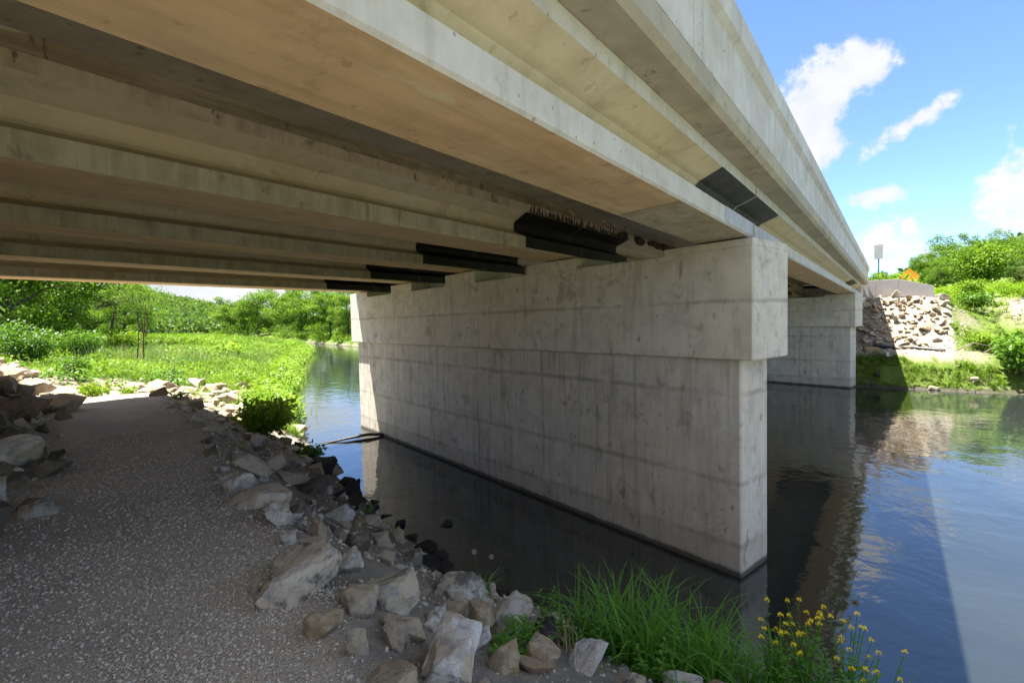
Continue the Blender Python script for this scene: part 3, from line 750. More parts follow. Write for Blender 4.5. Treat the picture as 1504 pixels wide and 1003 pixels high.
def scatter_stones(parent, n, region, size, mats, seed, origin, minsep=0.62, sinkf=0.12, avoid=True, hk=(0.5, 0.95), tilt=0.45):
    r = np.random.default_rng(seed)
    protos = {m: [rock_mesh(seed*50+k, MATS[m], 1 if m != 'S' else 2, 0.7, 13, 0.04) for k in range(5)] for m in set(mats)}
    placed = list(hero_xy) if avoid else []; out = 0; tries = 0; obs = []
    while out < n and tries < n*60:
        tries += 1
        x, y = region(r)
        if x is None: continue
        s = size(r, x, y)
        if any((x-a)**2+(y-b)**2 < (minsep*(s*0.5+c))**2 for a, b, c in placed): continue
        placed.append((x, y, s*0.5)); m = mats[r.integers(len(mats))]
        if callable(getattr(region, 'mat', None)): m = region.mat(r, x, y)
        if m not in protos: protos[m] = [rock_mesh(seed*50+k, MATS[m], 1, 0.7, 13, 0.04) for k in range(5)]
        z = tz(x, y); h = s*r.uniform(*hk)
        o = bpy.data.objects.new('stone', protos[m][r.integers(5)]); COL.objects.link(o); o.parent = parent
        o.location = (x-origin[0], y-origin[1], z + h*sinkf - origin[2]); o.scale = (s*r.uniform(.9, 1.25), s*r.uniform(.7, 1.0), h)
        o.rotation_euler = (r.uniform(-tilt, tilt), r.uniform(-tilt, tilt), r.uniform(0, 6.28)); out += 1
    return placed
def reg_bank(r):
    y = 0.9 + 17.2*r.random()**1.25; x = path_edge(np.array(y)) - 0.15 + r.random()*5.0
    d = terrain(np.array([x]), np.array([y]))[1][0]
    if d < -0.25 or (y < 2.3 and x > 3.3): return None, None
    return float(x), float(y)
def mat_bank(r, x, y):
    d = terrain(np.array([x]), np.array([y]))[1][0]
    if d < 0.45 and y < 14: return 'D'
    if y > 13.2: return 'X'
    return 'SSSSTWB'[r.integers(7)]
reg_bank.mat = mat_bank
rb = empty('bank_riprap', 'broken limestone riprap with grey mud along the water edge below the gravel path', 'riprap', (3.0, 6.0, 1.2))
scatter_stones(rb, 298, reg_bank, lambda r, x, y: r.choice([.11, .15, .2, .26, .34, .46], p=[.16, .22, .24, .2, .12, .06])*(1+0.025*y), ['S', 'T', 'W'], 3, (3.0, 6.0, 1.2), 0.52, 0.12)
def reg_left(r):
    y = r.uniform(5.0, 27); x = riprap_toe(np.array(y)) + 0.25 - r.random()**1.3*3.4
    return float(x), float(y)
reg_left.mat = lambda r, x, y: ('X' if y > 15.4 else 'BBSBB'[r.integers(5)])  # darker stone colour inside the bridge shadow, paler beyond its edge
rl = empty('slope_riprap', 'shaded brown riprap slope rising left of the gravel path to the abutment', 'riprap', (0.0, 12.0, 2.5))
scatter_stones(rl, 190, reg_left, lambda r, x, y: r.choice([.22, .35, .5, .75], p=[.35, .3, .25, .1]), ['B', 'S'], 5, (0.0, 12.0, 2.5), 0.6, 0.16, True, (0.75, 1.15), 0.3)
def reg_sun(r):
    y = r.uniform(15.5, 24.5); x = path_edge(np.array(y)) + r.uniform(-0.2, 4.6)
    if terrain(np.array([x]), np.array([y]))[1][0] < -0.1: return None, None
    return float(x), float(y)
rs = empty('sunlit_riprap', 'pale sunlit stones among green weeds between path bend and river', 'riprap', (6.5, 20.0, 1.5))
scatter_stones(rs, 70, reg_sun, lambda r, x, y: r.choice([.3, .45, .65, .85], p=[.3, .3, .25, .15]), ['X'], 6, (6.5, 20.0, 1.5), 0.62, 0.25)
def reg_right(r):
    y = r.uniform(-2.5, 3.6) if r.random() < 0.9 else r.uniform(4.5, 15); x = r.uniform(34.7, 38.4)
    if y < -1.9 and x < 35.0 + (-1.9-y)*2: return None, None
    return float(x), float(y)
reg_right.mat = lambda r, x, y: 'XXXXT'[r.integers(5)]
rr = empty('wall_riprap', 'pile of sunlit tan riprap stones piled below the wing wall', 'riprap', (36.5, 0.0, 3.2))
scatter_stones(rr, 285, reg_right, lambda r, x, y: r.choice([.22, .3, .4, .52, .7], p=[.25, .3, .25, .14, .06]), ['X', 'T'], 7, (36.5, 0.0, 3.2), 0.44, 0.36, False, (0.6, 1.0), 0.6)
for (x, y, w, h, m, lab) in ((33.5, 1.0, .95, .6, 'T', 'tan boulder in the bridge shade beside the far pier'), (33.0, 0.2, .5, .4, 'S', 'grey boulder in the bridge shade on the right bank'),
                             (38.3, -2.35, .95, .7, 'S', 'pale grey boulder at the outer end of the wing wall'), (31.9, -1.6, .6, .35, 'X', 'pale tan stone at the grassy water edge below the pipe'), (32.3, -3.1, .55, .35, 'X', 'tan stone in the grass at the water edge before the dark leaved bush'),
                             (32.0, 0.6, .5, .35, 'D', 'dark boulder at the water edge beside the far pier')):
    o = link('boulder', rock_mesh(int(x*7), MATS[m], 2, 0.8, 15, 0.045, 'boulder'), None, lab, 'rock', None, None, (x, y, tz(x, y)+h*0.2), 0.5); o.scale = (w, w*0.75, h)

# loose rubble and gravel (uncountable)
def low_stone(seed):
    bm = bmesh.new(); r = np.random.default_rng(seed)
    for q in r.normal(size=(9, 3)): bm.verts.new(q/np.linalg.norm(q)*np.array((.5, .42, .33))*r.uniform(.8, 1.1))
    bmesh.ops.convex_hull(bm, input=bm.verts); bmesh.ops.delete(bm, geom=[v for v in bm.verts if not v.link_faces], context='VERTS')
    bmesh.ops.triangulate(bm, faces=bm.faces); bm.verts.index_update()
    V = np.array([v.co[:] for v in bm.verts]); F = np.array([[v.index for v in f.verts] for f in bm.faces]); bm.free(); return V, F
def rot_many(n, r, tilt=3.14):
    a = r.uniform(0, 2*np.pi, n); b = r.uniform(-tilt, tilt, n)
    ca, sa, cb, sb = np.cos(a), np.sin(a), np.cos(b), np.sin(b); z = np.zeros(n)
    return np.stack([np.stack([ca, -sa*cb, sa*sb], -1), np.stack([sa, ca*cb, -ca*sb], -1), np.stack([z, sb, cb], -1)], 1)
def tile(protos, P, S, r, tilt=0.2, tint=None, tintvar=0.25):
    """copies of proto (V,F[,T]) meshes at points P with sizes S -> arrays"""
    Vs, Fs, Ts, o = [], [], [], 0
    pick = r.integers(0, len(protos), len(P)); R = rot_many(len(P), r, tilt)
    for k, pr in enumerate(protos):
        idx = np.where(pick == k)[0]
        if not len(idx): continue
        V, F = pr[0], pr[1]; T = pr[2] if len(pr) > 2 else np.full(len(F), 0.5)
        vv = np.einsum('nij,vj->nvi', R[idx], V)*S[idx][:, None, None] + P[idx][:, None, :]
        ff = F[None] + (np.arange(len(idx))*len(V))[:, None, None] + o
        base = r.normal(0, tintvar, len(idx)) if tint is None else tint[idx]
        Ts.append((T[None]+base[:, None]).ravel()); Vs.append(vv.reshape(-1, 3)); Fs.append(ff.reshape(-1, F.shape[1])); o += len(idx)*len(V)
    return np.concatenate(Vs), np.concatenate(Fs), np.clip(np.concatenate(Ts), 0, 1)
def pebble_material():
    t = NT('gravel pebbles'); at = t.n('ShaderNodeAttribute', attribute_name='tint').outputs['Fac']
    c = t.mix(t.ramp(at, 0.0, 1.0, 0, 1, False), (0.20, 0.19, 0.18), (0.66, 0.61, 0.53)); c = t.mix(t.ramp(t.math('FRACT', t.math('MULTIPLY', at, 9.7)), .6, .9, 0, .5), c, (0.42, 0.31, 0.19))
    return t.pbr(c, 0.9, None, 0.25)
PEBBLE = pebble_material()
r = np.random.default_rng(21)
n = 230000
az = r.uniform(0.2, 1.62, n); rad = 1.1 + 9.0*r.random(n)**1.15
px, py = rad*np.cos(az), rad*np.sin(az)
z, d, rt = terrain(px, py)
edge = 0.15*wav(px, py, 3.0, 31)
dens = np.where(px < path_edge(py)+edge+0.05, 1.0, 0.22*np.exp(-(px-path_edge(py))/0.5))*(px > riprap_toe(py)-0.3)*(d > 0.1)
dens = dens*(0.30+0.70*smooth(-.35, .25, wav(px, py, 2.1, 41)))
keep = r.random(n) < dens; px, py, z = px[keep], py[keep], z[keep]
# the ground sheet carries an extra ripple close to the camera
z = z + smooth(9, 3, np.hypot(px, py))*0.012*wav(px, py, 9, 21)
S = 0.0055 + 0.020*r.random(len(px))**3.5; S *= (1+0.05*np.hypot(px, py))
V, F, T = tile([low_stone(i) for i in range(4)], np.stack([px, py, z+S*0.15], 1), S, r, 3.1, r.random(len(px)))
link('gravel', mesh_np('gravel', V, F, PEBBLE, T), kind='stuff')
n = 7000; px = r.uniform(1.0, 7.5, n); py = 0.8+16.5*r.random(n)**1.3; z, d, rt = terrain(px, py)
keep = (px > path_edge(py)-0.25) & (d > -0.1); px, py, z = px[keep], py[keep], z[keep]; S = (0.012+0.085*r.random(len(px))**3)*np.clip(np.hypot(px, py)/5, .55, 1.3)
V, F, T = tile([low_stone(i+9) for i in range(5)], np.stack([px, py, z+S*0.02], 1), S, r, 3.1, .05+.5*r.random(len(px))**1.5)
link('bank_rubble', mesh_np('bank_rubble', V, F, PEBBLE, T), kind='stuff')
n = 2200; px = np.concatenate([r.uniform(33.2, 38.4, n//2), r.uniform(-1.5, 3.5, n//2)]); py = np.concatenate([r.uniform(-3.3, 6, n//2), r.uniform(7, 27, n//2)])
z, d, rt = terrain(px, py); S = 0.06+0.12*r.random(n)**2; keep = np.where(px < 20, px < riprap_toe(py)+0.1, True)
px, py, z, S = px[keep], py[keep], z[keep], S[keep]
V, F, T = tile([low_stone(i+19) for i in range(5)], np.stack([px, py, z+S*0.1], 1), S, r, 3.1, 0.05+0.45*r.random(len(px)))
link('slope_rubble', mesh_np('slope_rubble', V, F, PEBBLE, T), kind='stuff')

# ------------------------------------------------------------------ vegetation
def blade(h, lean, width, az, segs=3, droop=1.0, base=(0, 0, 0)):
    t = np.linspace(0, 1, segs+1); x = lean*h*t**2*0.9; z = h*(t - 0.35*droop*lean*t**3)
    w = width*(1-t**1.6)*0.5+0.0004
    c, s = math.cos(az), math.sin(az)
    cx, cy = base[0]+c*x, base[1]+s*x
    L = np.stack([cx - s*w, cy + c*w, base[2]+z], 1); Rr = np.stack([cx + s*w, cy - c*w, base[2]+z], 1)
    V = np.empty((2*(segs+1), 3)); V[0::2] = L; V[1::2] = Rr
    F = np.array([[2*i, 2*i+1, 2*i+3, 2*i+2] for i in range(segs)]); return V, F
def leaf_quads(C, U, Wd, ln, wd):
    """rhombic leaves: C base points, U direction, Wd side vector"""
    ln = ln[:, None]; wd = wd[:, None]
    up = np.cross(U, Wd)
    a = C; b = C + U*ln*0.45 + Wd*wd*0.5 - up*wd*0.12; c = C + U*ln; d = C + U*ln*0.45 - Wd*wd*0.5 - up*wd*0.12
    n = len(C); V = np.stack([a, b, c, d], 1).reshape(-1, 3); F = (np.arange(n)*4)[:, None]+np.arange(4)[None]
    return V, F
def rand_dirs(r, n, zmin=-1.0, zmax=1.0):
    z = r.uniform(zmin, zmax, n); a = r.uniform(0, 2*np.pi, n); q = np.sqrt(1-z*z); return np.stack([q*np.cos(a), q*np.sin(a), z], 1)
def side_of(U, r):
    k = r.normal(size=U.shape); s = np.cross(U, k); return s/(np.linalg.norm(s, axis=1)[:, None]+1e-9)
def tuft_proto(seed, nb, h, spread, width, segs=2, lean=(0.1, 0.8)):
    r = np.random.default_rng(seed); parts = []; T = []
    for i in range(nb):
        b = r.normal(0, spread, 2); v, f = blade(h*r.uniform(.5, 1.05), r.uniform(*lean), width*r.uniform(.7, 1.3), r.uniform(0, 6.28), segs, 1.0, (b[0], b[1], -0.02))
        parts.append((v, f)); T += [np.clip(0.45+r.normal(0, .18), 0, 1)]*len(f)
    V, F = join(parts); return V, F, np.array(T)
def forb_proto(seed, ns, h, spread, ln, wd, nl=16):
    r = np.random.default_rng(seed); parts = []; T = []
    for i in range(ns):
        b = np.array([*r.normal(0, spread, 2), 0]); top = b + np.array([*r.normal(0, spread*.5, 2), h*r.uniform(.6, 1.05)])
        t = r.uniform(0.12, 1, nl); C = b+(top-b)*t[:, None]
        U = rand_dirs(r, nl, -0.1, 0.7); s = np.cross(U, np.array([0, 0, 1.])); s /= np.linalg.norm(s, axis=1)[:, None]+1e-9
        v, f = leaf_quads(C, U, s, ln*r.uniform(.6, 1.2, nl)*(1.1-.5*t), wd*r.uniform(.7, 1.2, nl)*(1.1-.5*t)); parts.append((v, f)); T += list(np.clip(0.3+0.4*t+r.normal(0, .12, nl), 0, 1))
    V, F = join(parts); return V, F, np.array(T)
def ball_proto(seed, n, rad, ln, wd):
    r = np.random.default_rng(seed); D = rand_dirs(r, n, -0.3, 1); C = D*rad*(r.uniform(.45, 1, n)**.6)[:, None]*np.array([1, 1, .8])
    C *= 1+0.25*np.sin(C[:, :1]*5/rad+seed)
    U = D*0.6+r.normal(0, .6, (n, 3)); U /= np.linalg.norm(U, axis=1)[:, None]; v, f = leaf_quads(C, U, side_of(U, r), np.full(n, ln)*r.uniform(.7, 1.2, n), np.full(n, wd))
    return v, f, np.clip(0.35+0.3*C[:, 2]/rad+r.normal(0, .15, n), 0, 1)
TUFT = [tuft_proto(i, 16, 0.75, 0.10, 0.013) for i in range(4)]
TUFT_FAR = [tuft_proto(i+10, 12, 0.8, 0.3, 0.05) for i in range(4)]
FORB = [forb_proto(i+20, 4, 0.65, 0.12, 0.13, 0.05, 14) for i in range(4)]
FORB_FAR = [forb_proto(i+30, 5, 0.8, 0.3, 0.30, 0.14, 10) for i in range(4)]

def field(name, protos, x, y, S, mat, r, tilt=0.15, lift=0.0, tintvar=0.16):
    z = terrain(x, y)[0]
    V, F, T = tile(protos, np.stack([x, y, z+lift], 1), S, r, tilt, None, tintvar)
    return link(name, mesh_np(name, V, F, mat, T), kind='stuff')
def sample(n, r, x0, x1, y0, y1, pw=1.0):
    return r.uniform(x0, x1, n), y0+(y1-y0)*r.random(n)**pw
r = np.random.default_rng(31)
# left meadow, near
def near_ok(x, y):
    z, d, rt = terrain(x, y); j = 1.2*wav(x, y, 0.9, 77)
    pe = path_edge(y)
    lim = np.interp(y, [14, 17, 20, 23, 26, 28.5, 31], [99, 3.8, 3.6, 3.0, 1.6, 0, -9])         # distance right of the path where weeds begin
    ok = (~rt) & (d > 0.15) & ((x > pe+lim+j*.7) | (y > 28.5+j) | ((d < 1.6) & (y > 15.5)))
    return ok & (x > 0.05*y-1.5)
x, y = sample(5200, r, 0.0, 16, 15.5, 34, 1.1); k = near_ok(x, y); x, y = x[k], y[k]
field('meadow_weeds', FORB, x, y, r.uniform(.5, 1.0, len(x))*(.7+1.3*np.maximum(0, wav(x, y, 1.4, 3))), LEAF_GRASS, r)
x, y = sample(700, r, 2.0, 14, 15.5, 30, 1.0); z, d, rt = terrain(x, y); k = (d > .2) & (x > path_edge(y)+.5); x, y = x[k], y[k]
field('stone_weeds', FORB, x, y, r.uniform(.3, .7, len(x)), LEAF_GRASS, r)
x, y = sample(4200, r, 0.0, 16, 15.5, 34, 1.1); k = near_ok(x, y); x, y = x[k], y[k]
field('meadow_grass', TUFT, x, y, r.uniform(.5, 1.0, len(x)), LEAF_GRASS, r)
x, y = sample(8000, r, 0.0, 44, 30, 80, 1.2); z, d, rt = terrain(x, y); k = (~rt) & (d > 0.3) & (x > 0.03*y-2); x, y = x[k], y[k]
field('meadow_grass', TUFT_FAR, x, y, r.uniform(.5, .95, len(x))*(.8+.9*np.maximum(0, wav(x, y, .8, 35))), LEAF_GRASS, r)
x, y = sample(6000, r, 0.0, 44, 28, 80, 1.2); z, d, rt = terrain(x, y); k = (~rt) & (d > 0.3) & (x > 0.03*y-2) & (wav(x, y, .35, 5) > -.2); x, y = x[k], y[k]
field('meadow_weeds', FORB_FAR, x, y, r.uniform(.6, 1.0, len(x))*(.55+1.9*np.maximum(0, wav(x, y, .5, 5))+1.2*np.maximum(0, wav(x, y, 1.3, 6))), LEAF_GRASS, r)
x, y = sample(6000, r, 0.0, 62, 78, 240, 1.0); z, d, rt = terrain(x, y); k = (d > 0.3) & (x > 0.0); x, y = x[k], y[k]
field('meadow_grass', TUFT_FAR, x, y, r.uniform(1.0, 1.8, len(x)), LEAF_GRASS, r)
x, y = sample(2600, r, 0.5, 44, 24, 85, 1.3); z, d, rt = terrain(x, y); k = (~rt) & (d > 0.6) & (wav(x, y, .45, 15) > .12); x, y = x[k], y[k]
field('meadow_herbs', FORB_FAR, x, y, r.uniform(.5, 1.1, len(x)), LEAF_SHRUB, r)
x, y = sample(1500, r, 0.5, 30, 20, 70, 1.3); k = near_ok(x, y) & (wav(x, y, .7, 25) > .1); x, y = x[k], y[k]
field('dry_meadow_stalks', [tuft_proto(i+70, 7, .95, .2, .012, 2, (.05, .4)) for i in range(3)], x, y, r.uniform(.6, 1.1, len(x)), STRAW, r)
a = r.uniform(-1, 1, 420); x, y = np.array(at_px(262, 40))[:, None] + np.stack([r.normal(0, 3.2, 420), r.normal(0, 3.5, 420)])
field('reeds', [tuft_proto(i+80, 9, 1.25, .22, .03, 3, (.05, .5)) for i in range(3)], x, y, r.uniform(.6, 1.1, 420), LEAF_REED, r)
BUSH = [ball_proto(90+i, 130, .75, .16, .09) for i in range(4)]  # rounded bushes added to break up the flat meadow
x, y = sample(260, r, 1.0, 42, 24, 78, 1.2); z, d, rt = terrain(x, y); k = (~rt) & (d > 0.5) & near_ok(x, y); x, y = x[k], y[k]
field('meadow_bushes', BUSH, x, y, r.uniform(.4, 1.25, len(x)), LEAF_GRASS, r, .2, .15)
x, y = sample(120, r, 1.0, 42, 26, 78, 1.2); z, d, rt = terrain(x, y); k = (~rt) & (d > 0.5) & near_ok(x, y); x, y = x[k], y[k]
field('meadow_bushes', BUSH, x, y, r.uniform(.4, 1.1, len(x)), LEAF_SHRUB, r, .2, .15)
# overhanging grass along the upstream shore
t = r.random(2600); yy = 18+62*t**1.3; xx = np.interp(yy, NEAR_SHORE[:, 1], NEAR_SHORE[:, 0]) - r.uniform(0.1, 1.3, len(yy))
field('shore_grass', TUFT_FAR+FORB_FAR, xx, yy, r.uniform(.7, 1.25, len(yy)), LEAF_GRASS, r, 0.3)
# far (right) upstream bank
yy = r.uniform(30, 150, 2600); xx = np.interp(yy, FAR_SHORE[:, 1], FAR_SHORE[:, 0]) + 0.3+r.uniform(0, 14, 2600)**1.0
field('shore_grass', TUFT_FAR+FORB_FAR, xx, yy, r.uniform(.9, 1.7, len(yy)), LEAF_GRASS, r, 0.3)
# right bank downstream of the bridge and by the far pier
x, y = sample(2100, r, 31.5, 33.4, -4.2, 5.0); k = terrain(x, y)[1] > 0.1; k &= (x < 33.0+.6*wav(x, y, 1.7, 12)) & (wav(x, y, 3.1, 4) > -.3); x, y = x[k], y[k]
field('bank_grass', TUFT+FORB, x, y, r.uniform(.3, .75, len(x))*(.75+.6*np.maximum(0, wav(x, y, 2.5, 44))), LEAF_GRASS, r)
x, y = sample(6500, r, 31.8, 62, -22, -1.8, 0.8); kk = (terrain(x, y)[1] > 0.2) & (np.hypot((x-41.5)/2.2, (y+6.6)/1.1) > 1.3) & ((y < -2.45+0.5*wav(x, y, 1.5, 8)) | (x > 39)) & (wav(x, y, 1.6, 14) > -0.22); x, y = x[kk], y[kk]
sc = np.where(x < 46, r.uniform(.35, .8, len(x)), r.uniform(.6, 1.2, len(x)))*(.7+.9*np.maximum(0, wav(x, y, 1.3, 18)))
field('bank_weeds', FORB_FAR+FORB+TUFT+TUFT, x, y, sc, LEAF_GRASS, r, 0.3)
x, y = sample(2600, r, 39, 110, -30, 1.0, 1.0); k = (np.hypot((x-41.5)/2.2, (y+6.6)/1.1) > 1.2); x, y = x[k], y[k]
field('verge_grass', TUFT_FAR+FORB_FAR, x, y, r.uniform(.6, 1.2, len(x)), LEAF_GRASS, r, 0.2)

# shrubs: each a thing of stems and foliage
def shrub(loc, rad, h, n, ln, wd, mat, seed, label, group=None, flowers=None, cat='shrub', name='shrub'):
    r = np.random.default_rng(seed); root = empty(name, label, cat, (loc[0], loc[1], tz(*loc)), r.uniform(0, 6), group)
    parts = []; cl = []
    ns = 9
    for i in range(ns):
        a = 2*np.pi*i/ns + r.uniform(-.3, .3); q = r.uniform(.25, .8)*rad; hh = h*r.uniform(.6, .92)
        p = np.array([[0, 0, -0.05], [q*.35*math.cos(a), q*.35*math.sin(a), hh*.5], [q*math.cos(a), q*math.sin(a), hh]])
        parts.append(tube(p, [0.03*h/2, 0.02*h/2, 0.008*h/2], 5)); cl += [p[2], p[1]*.5+p[2]*.5, p[1]*1.3+np.array([0, 0, -.05*h])]
    V, F = join(parts); link('stems', mesh_np('stems', V, F, BARK), root)
    cl = np.array(cl); c = cl[r.integers(0, len(cl), n)]; D = rand_dirs(r, n)
    C = c + D*(r.random(n)**.5)[:, None]*np.array([rad*.42, rad*.42, h*.22]); C[:, 2] = np.maximum(C[:, 2], 0.02)
    U = D*.5+r.normal(0, .5, (n, 3))+np.array([0, 0, -.1]); U /= np.linalg.norm(U, axis=1)[:, None]
    V, F = leaf_quads(C, U, side_of(U, r), ln*r.uniform(.7, 1.2, n), wd*r.uniform(.7, 1.2, n))
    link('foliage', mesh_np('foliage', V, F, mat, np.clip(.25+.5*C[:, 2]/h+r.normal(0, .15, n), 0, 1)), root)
    if flowers:
        m = flowers[1]; D = rand_dirs(r, m, 0, 1); c = cl[r.integers(0, len(cl), m)]
        C = c + D*np.array([rad*.44, rad*.44, h*.24]); U = rand_dirs(r, m)
        V, F = leaf_quads(C, U, side_of(U, r), np.full(m, flowers[2]), np.full(m, flowers[2])); link('blossom', mesh_np('blossom', V, F, flowers[0]), root)
    return root
shrub((3.6, 33.5), 1.5, 2.2, 3200, .16, .09, LEAF_SHRUB, 1, 'round shrub dotted with white blossom at the left of the meadow', None, (WHITEPETAL, 260, .07))
shrub((6.3, 38.0), 1.4, 1.9, 2600, .17, .09, LEAF_SHRUB, 2, 'low broad green shrub in the meadow right of the blossoming shrub')
shrub((1.6, 36.0), 1.6, 2.3, 2600, .17, .09, LEAF_SHRUB, 3, 'green shrub at the left picture edge under the trees')
shrub((10.2, 46), 1.3, 1.8, 1800, .2, .1, LEAF_GRASS, 4, 'yellow green bush in the meadow below the leaning tree')
shrub((4.4, 27.6), .8, 1.0, 1200, .12, .06, LEAF_SHRUB, 5, 'leafy low bush with violet flowers beside the tan slab', None, (VIOLET, 40, .05))
shrub((5.55, 12.6), .75, .95, 1500, .15, .08, LEAF_GRASS, 6, 'bright broad leaved plant at the shadow edge above the river rocks', None, None, 'plant', 'leafy_plant')
shrub((6.1, 13.7), .8, .8, 1300, .15, .08, LEAF_GRASS, 16, 'bright leafy plant overhanging the river rocks just beyond the bridge shadow', None, None, 'plant', 'leafy_plant')
shrub((6.6, 12.2), .4, .5, 300, .13, .06, LEAF_SHRUB, 17, 'small leafy plant with pale flower heads on the last rocks over the water', None, (STRAW, 30, .04), 'plant', 'leafy_plant')
shrub((3.7, 20.2), .5, .4, 260, .13, .07, LEAF_GRASS, 7, 'low green weed growing out of the sunlit gravel path', None, None, 'plant', 'weed')
shrub((4.8, 21.5), .4, .35, 200, .12, .06, LEAF_GRASS, 8, 'small weed at the right side of the sunlit path bend', None, None, 'plant', 'weed')
shrub((4.3, 14.4), .25, .22, 60, .11, .05, LEAF_SHRUB, 18, 'tiny weed on the shadow edge of the gravel path', None, None, 'plant', 'weed')
shrub((3.3, 18.6), .4, .5, 220, .12, .06, LEAF_GRASS, 9, 'leafy weed between the sunlit stones left of the path', None, None, 'plant', 'weed')
shrub((33.0, -4.9), 1.3, 1.9, 1700, .26, .15, LEAF_SHRUB, 10, 'large dark leaved bush overhanging the water on the right bank')
shrub((33.2, -7.0), 1.4, 2.2, 1700, .26, .15, LEAF_SHRUB, 11, 'dense bush at the right picture edge by the water')
shrub((36.5, -6.6), 1.3, 1.5, 1500, .22, .12, LEAF_GRASS, 12, 'tangled bush halfway up the right bank')
shrub((35.0, -3.7), .7, .9, 700, .16, .08, LEAF_GRASS, 13, 'small light green bush at the end of the black pipe')
shrub((40.0, -3.9), 1.0, 1.1, 900, .2, .1, LEAF_SHRUB, 14, 'green bush just right of the wing wall')
shrub((45.5, -4.2), 1.0, 1.2, 900, .2, .1, LEAF_GRASS, 15, 'bright green bush behind the wing wall')
shrub((62, -6.4), 2.9, 4.6, 5200, .30, .17, LEAF_TREE, 20, 'large round many stemmed bush below the right hill')
shrub((52, -8.3), 1.3, 1.9, 1000, .22, .1, LEAF_OLIVE, 21, 'thin yellowish bush beside the bare dirt patch at the right edge')
shrub((36.4, -8.8), 1.5, 1.6, 1500, .24, .13, LEAF_SHRUB, 22, 'dark bush at the right edge above the water side bushes')

# trees
def tree_parts(seed, h, cr, cb, n, ln, lean=0.0, nl=12, trunk_r=None, stems=1, gap=1.0):
    r = np.random.default_rng(seed); parts = []; cl = []
    for s in range(stems):
        a0 = r.uniform(0, 6.28); off = np.array([math.cos(a0), math.sin(a0), 0])*(0.0 if stems == 1 else cr*.25)
        th = h*r.uniform(.72, .82); tr = trunk_r or h*0.022
        t = np.linspace(0, 1, 7); tp = np.stack([lean*h*t**1.5*.5 + off[0]*t*1.5 + r.normal(0, .012*h, 7)*t, off[1]*t*1.5 + r.normal(0, .012*h, 7)*t, th*t-0.2], 1)
        parts.append(tube(tp, tr*(1-.75*t), 7))
        for i in range(nl):
            u = r.uniform(max(cb/th, .12), 1.0); b = np.array([np.interp(u, t, tp[:, k]) for k in range(3)])
            a = 2.4*i + r.uniform(-.4, .4); frac = (b[2]-cb)/(h-cb)
            reach = cr*math.sqrt(max(.08, 1-(2*np.clip(frac, 0, 1)-.75)**2/1.6))*r.uniform(.65, 1.0)
            e = b + np.array([math.cos(a)*reach*.85, math.sin(a)*reach*.85, reach*r.uniform(.15, .65)]); e[2] = min(e[2], h*.97)
            mid = (b+e)/2 + np.array([0, 0, .08*reach])
            rr_ = tr*(1-.75*u)*.55
            parts.append(tube(np.stack([b, mid, e]), [rr_, rr_*.6, rr_*.2], 5))
            for q in range(4):
                f = r.uniform(.35, 1.0); p = b+(e-b)*f; w = p + rand_dirs(r, 1, -.2, .8)[0]*reach*.34
                parts.append(tube(np.stack([p, w]), [rr_*.35, rr_*.1], 3)); cl.append((w, reach*.26)); 
            cl.append((e, reach*.24))
        cl.append((tp[-1]+np.array([0, 0, .1*h]), cr*.35))
        if cb < .5:
            for q in range(10):
                a = r.uniform(0, 6.28); cl.append((np.array([math.cos(a)*cr*.8, math.sin(a)*cr*.8, h*r.uniform(.03, .22)]), cr*.26))
    V, F = join(parts)
    cc = np.array([c for c, _ in cl]); cs = np.array([s for _, s in cl]); k = r.integers(0, len(cl), n); ctint = r.normal(0, .13, len(cl))
    D = rand_dirs(r, n); C = cc[k] + D*(cs[k]*gap*(r.random(n)**.55))[:, None]*np.array([1.15, 1.15, .75])
    C[:, 2] = np.maximum(C[:, 2], 0.1)
    U = D*.5 + r.normal(0, .5, (n, 3)) + np.array([0, 0, -.15]); U /= np.linalg.norm(U, axis=1)[:, None]
    LV, LF = leaf_quads(C, U, side_of(U, r), ln*r.uniform(.6, 1.25, n), ln*.55*r.uniform(.7, 1.2, n))
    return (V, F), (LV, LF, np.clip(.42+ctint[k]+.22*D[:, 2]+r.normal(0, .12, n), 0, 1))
TREEM = {}
def tree_kind(key, mat, *a, **k):
    (V, F), (LV, LF, T) = tree_parts(*a, **k)
    TREEM[key] = (mesh_np('trunk', V, F, BARK), mesh_np('crown', LV, LF, mat, T), float(np.quantile(LV[:, 2], .996)))
tree_kind('big1', LEAF_TREE, 41, 13, 5.6, 1.5, 21000, .26, nl=16)
tree_kind('big2', LEAF_TREE, 42, 13, 5.2, 1.2, 21000, .26, nl=17)
tree_kind('dark', LEAF_DARK, 43, 12, 4.6, 1.0, 16000, .28, nl=15)
tree_kind('olive', LEAF_OLIVE, 44, 13, 5.0, 3.5, 7000, .20, lean=.35, nl=13, trunk_r=.2)
tree_kind('young', LEAF_TREE, 45, 8, 2.4, 2.2, 4200, .16, nl=8, trunk_r=.07, stems=4, gap=1.1)
tree_kind('far1', LEAF_TREE, 46, 14, 7.0, .2, 15000, .42, nl=18)
tree_kind('far2', LEAF_TREE, 47, 14, 6.4, .2, 15000, .42, nl=18)
tree_kind('far3', LEAF_DARK, 48, 13, 6.0, .2, 12000, .42, nl=16)
def tree(key, x, y, h, label, group=None, rz=None, wide=1.0):
    tm, cm, h0 = TREEM[key]; s = h/h0; R_ = random.Random(int(x*13+y*7))
    root = empty('tree', label, 'tree', (x, y, tz(x, y)), R_.uniform(0, 6.28) if rz is None else rz, group); root.scale = (s*wide, s*wide, s)
    link('trunk', tm, root); link('crown', cm, root)
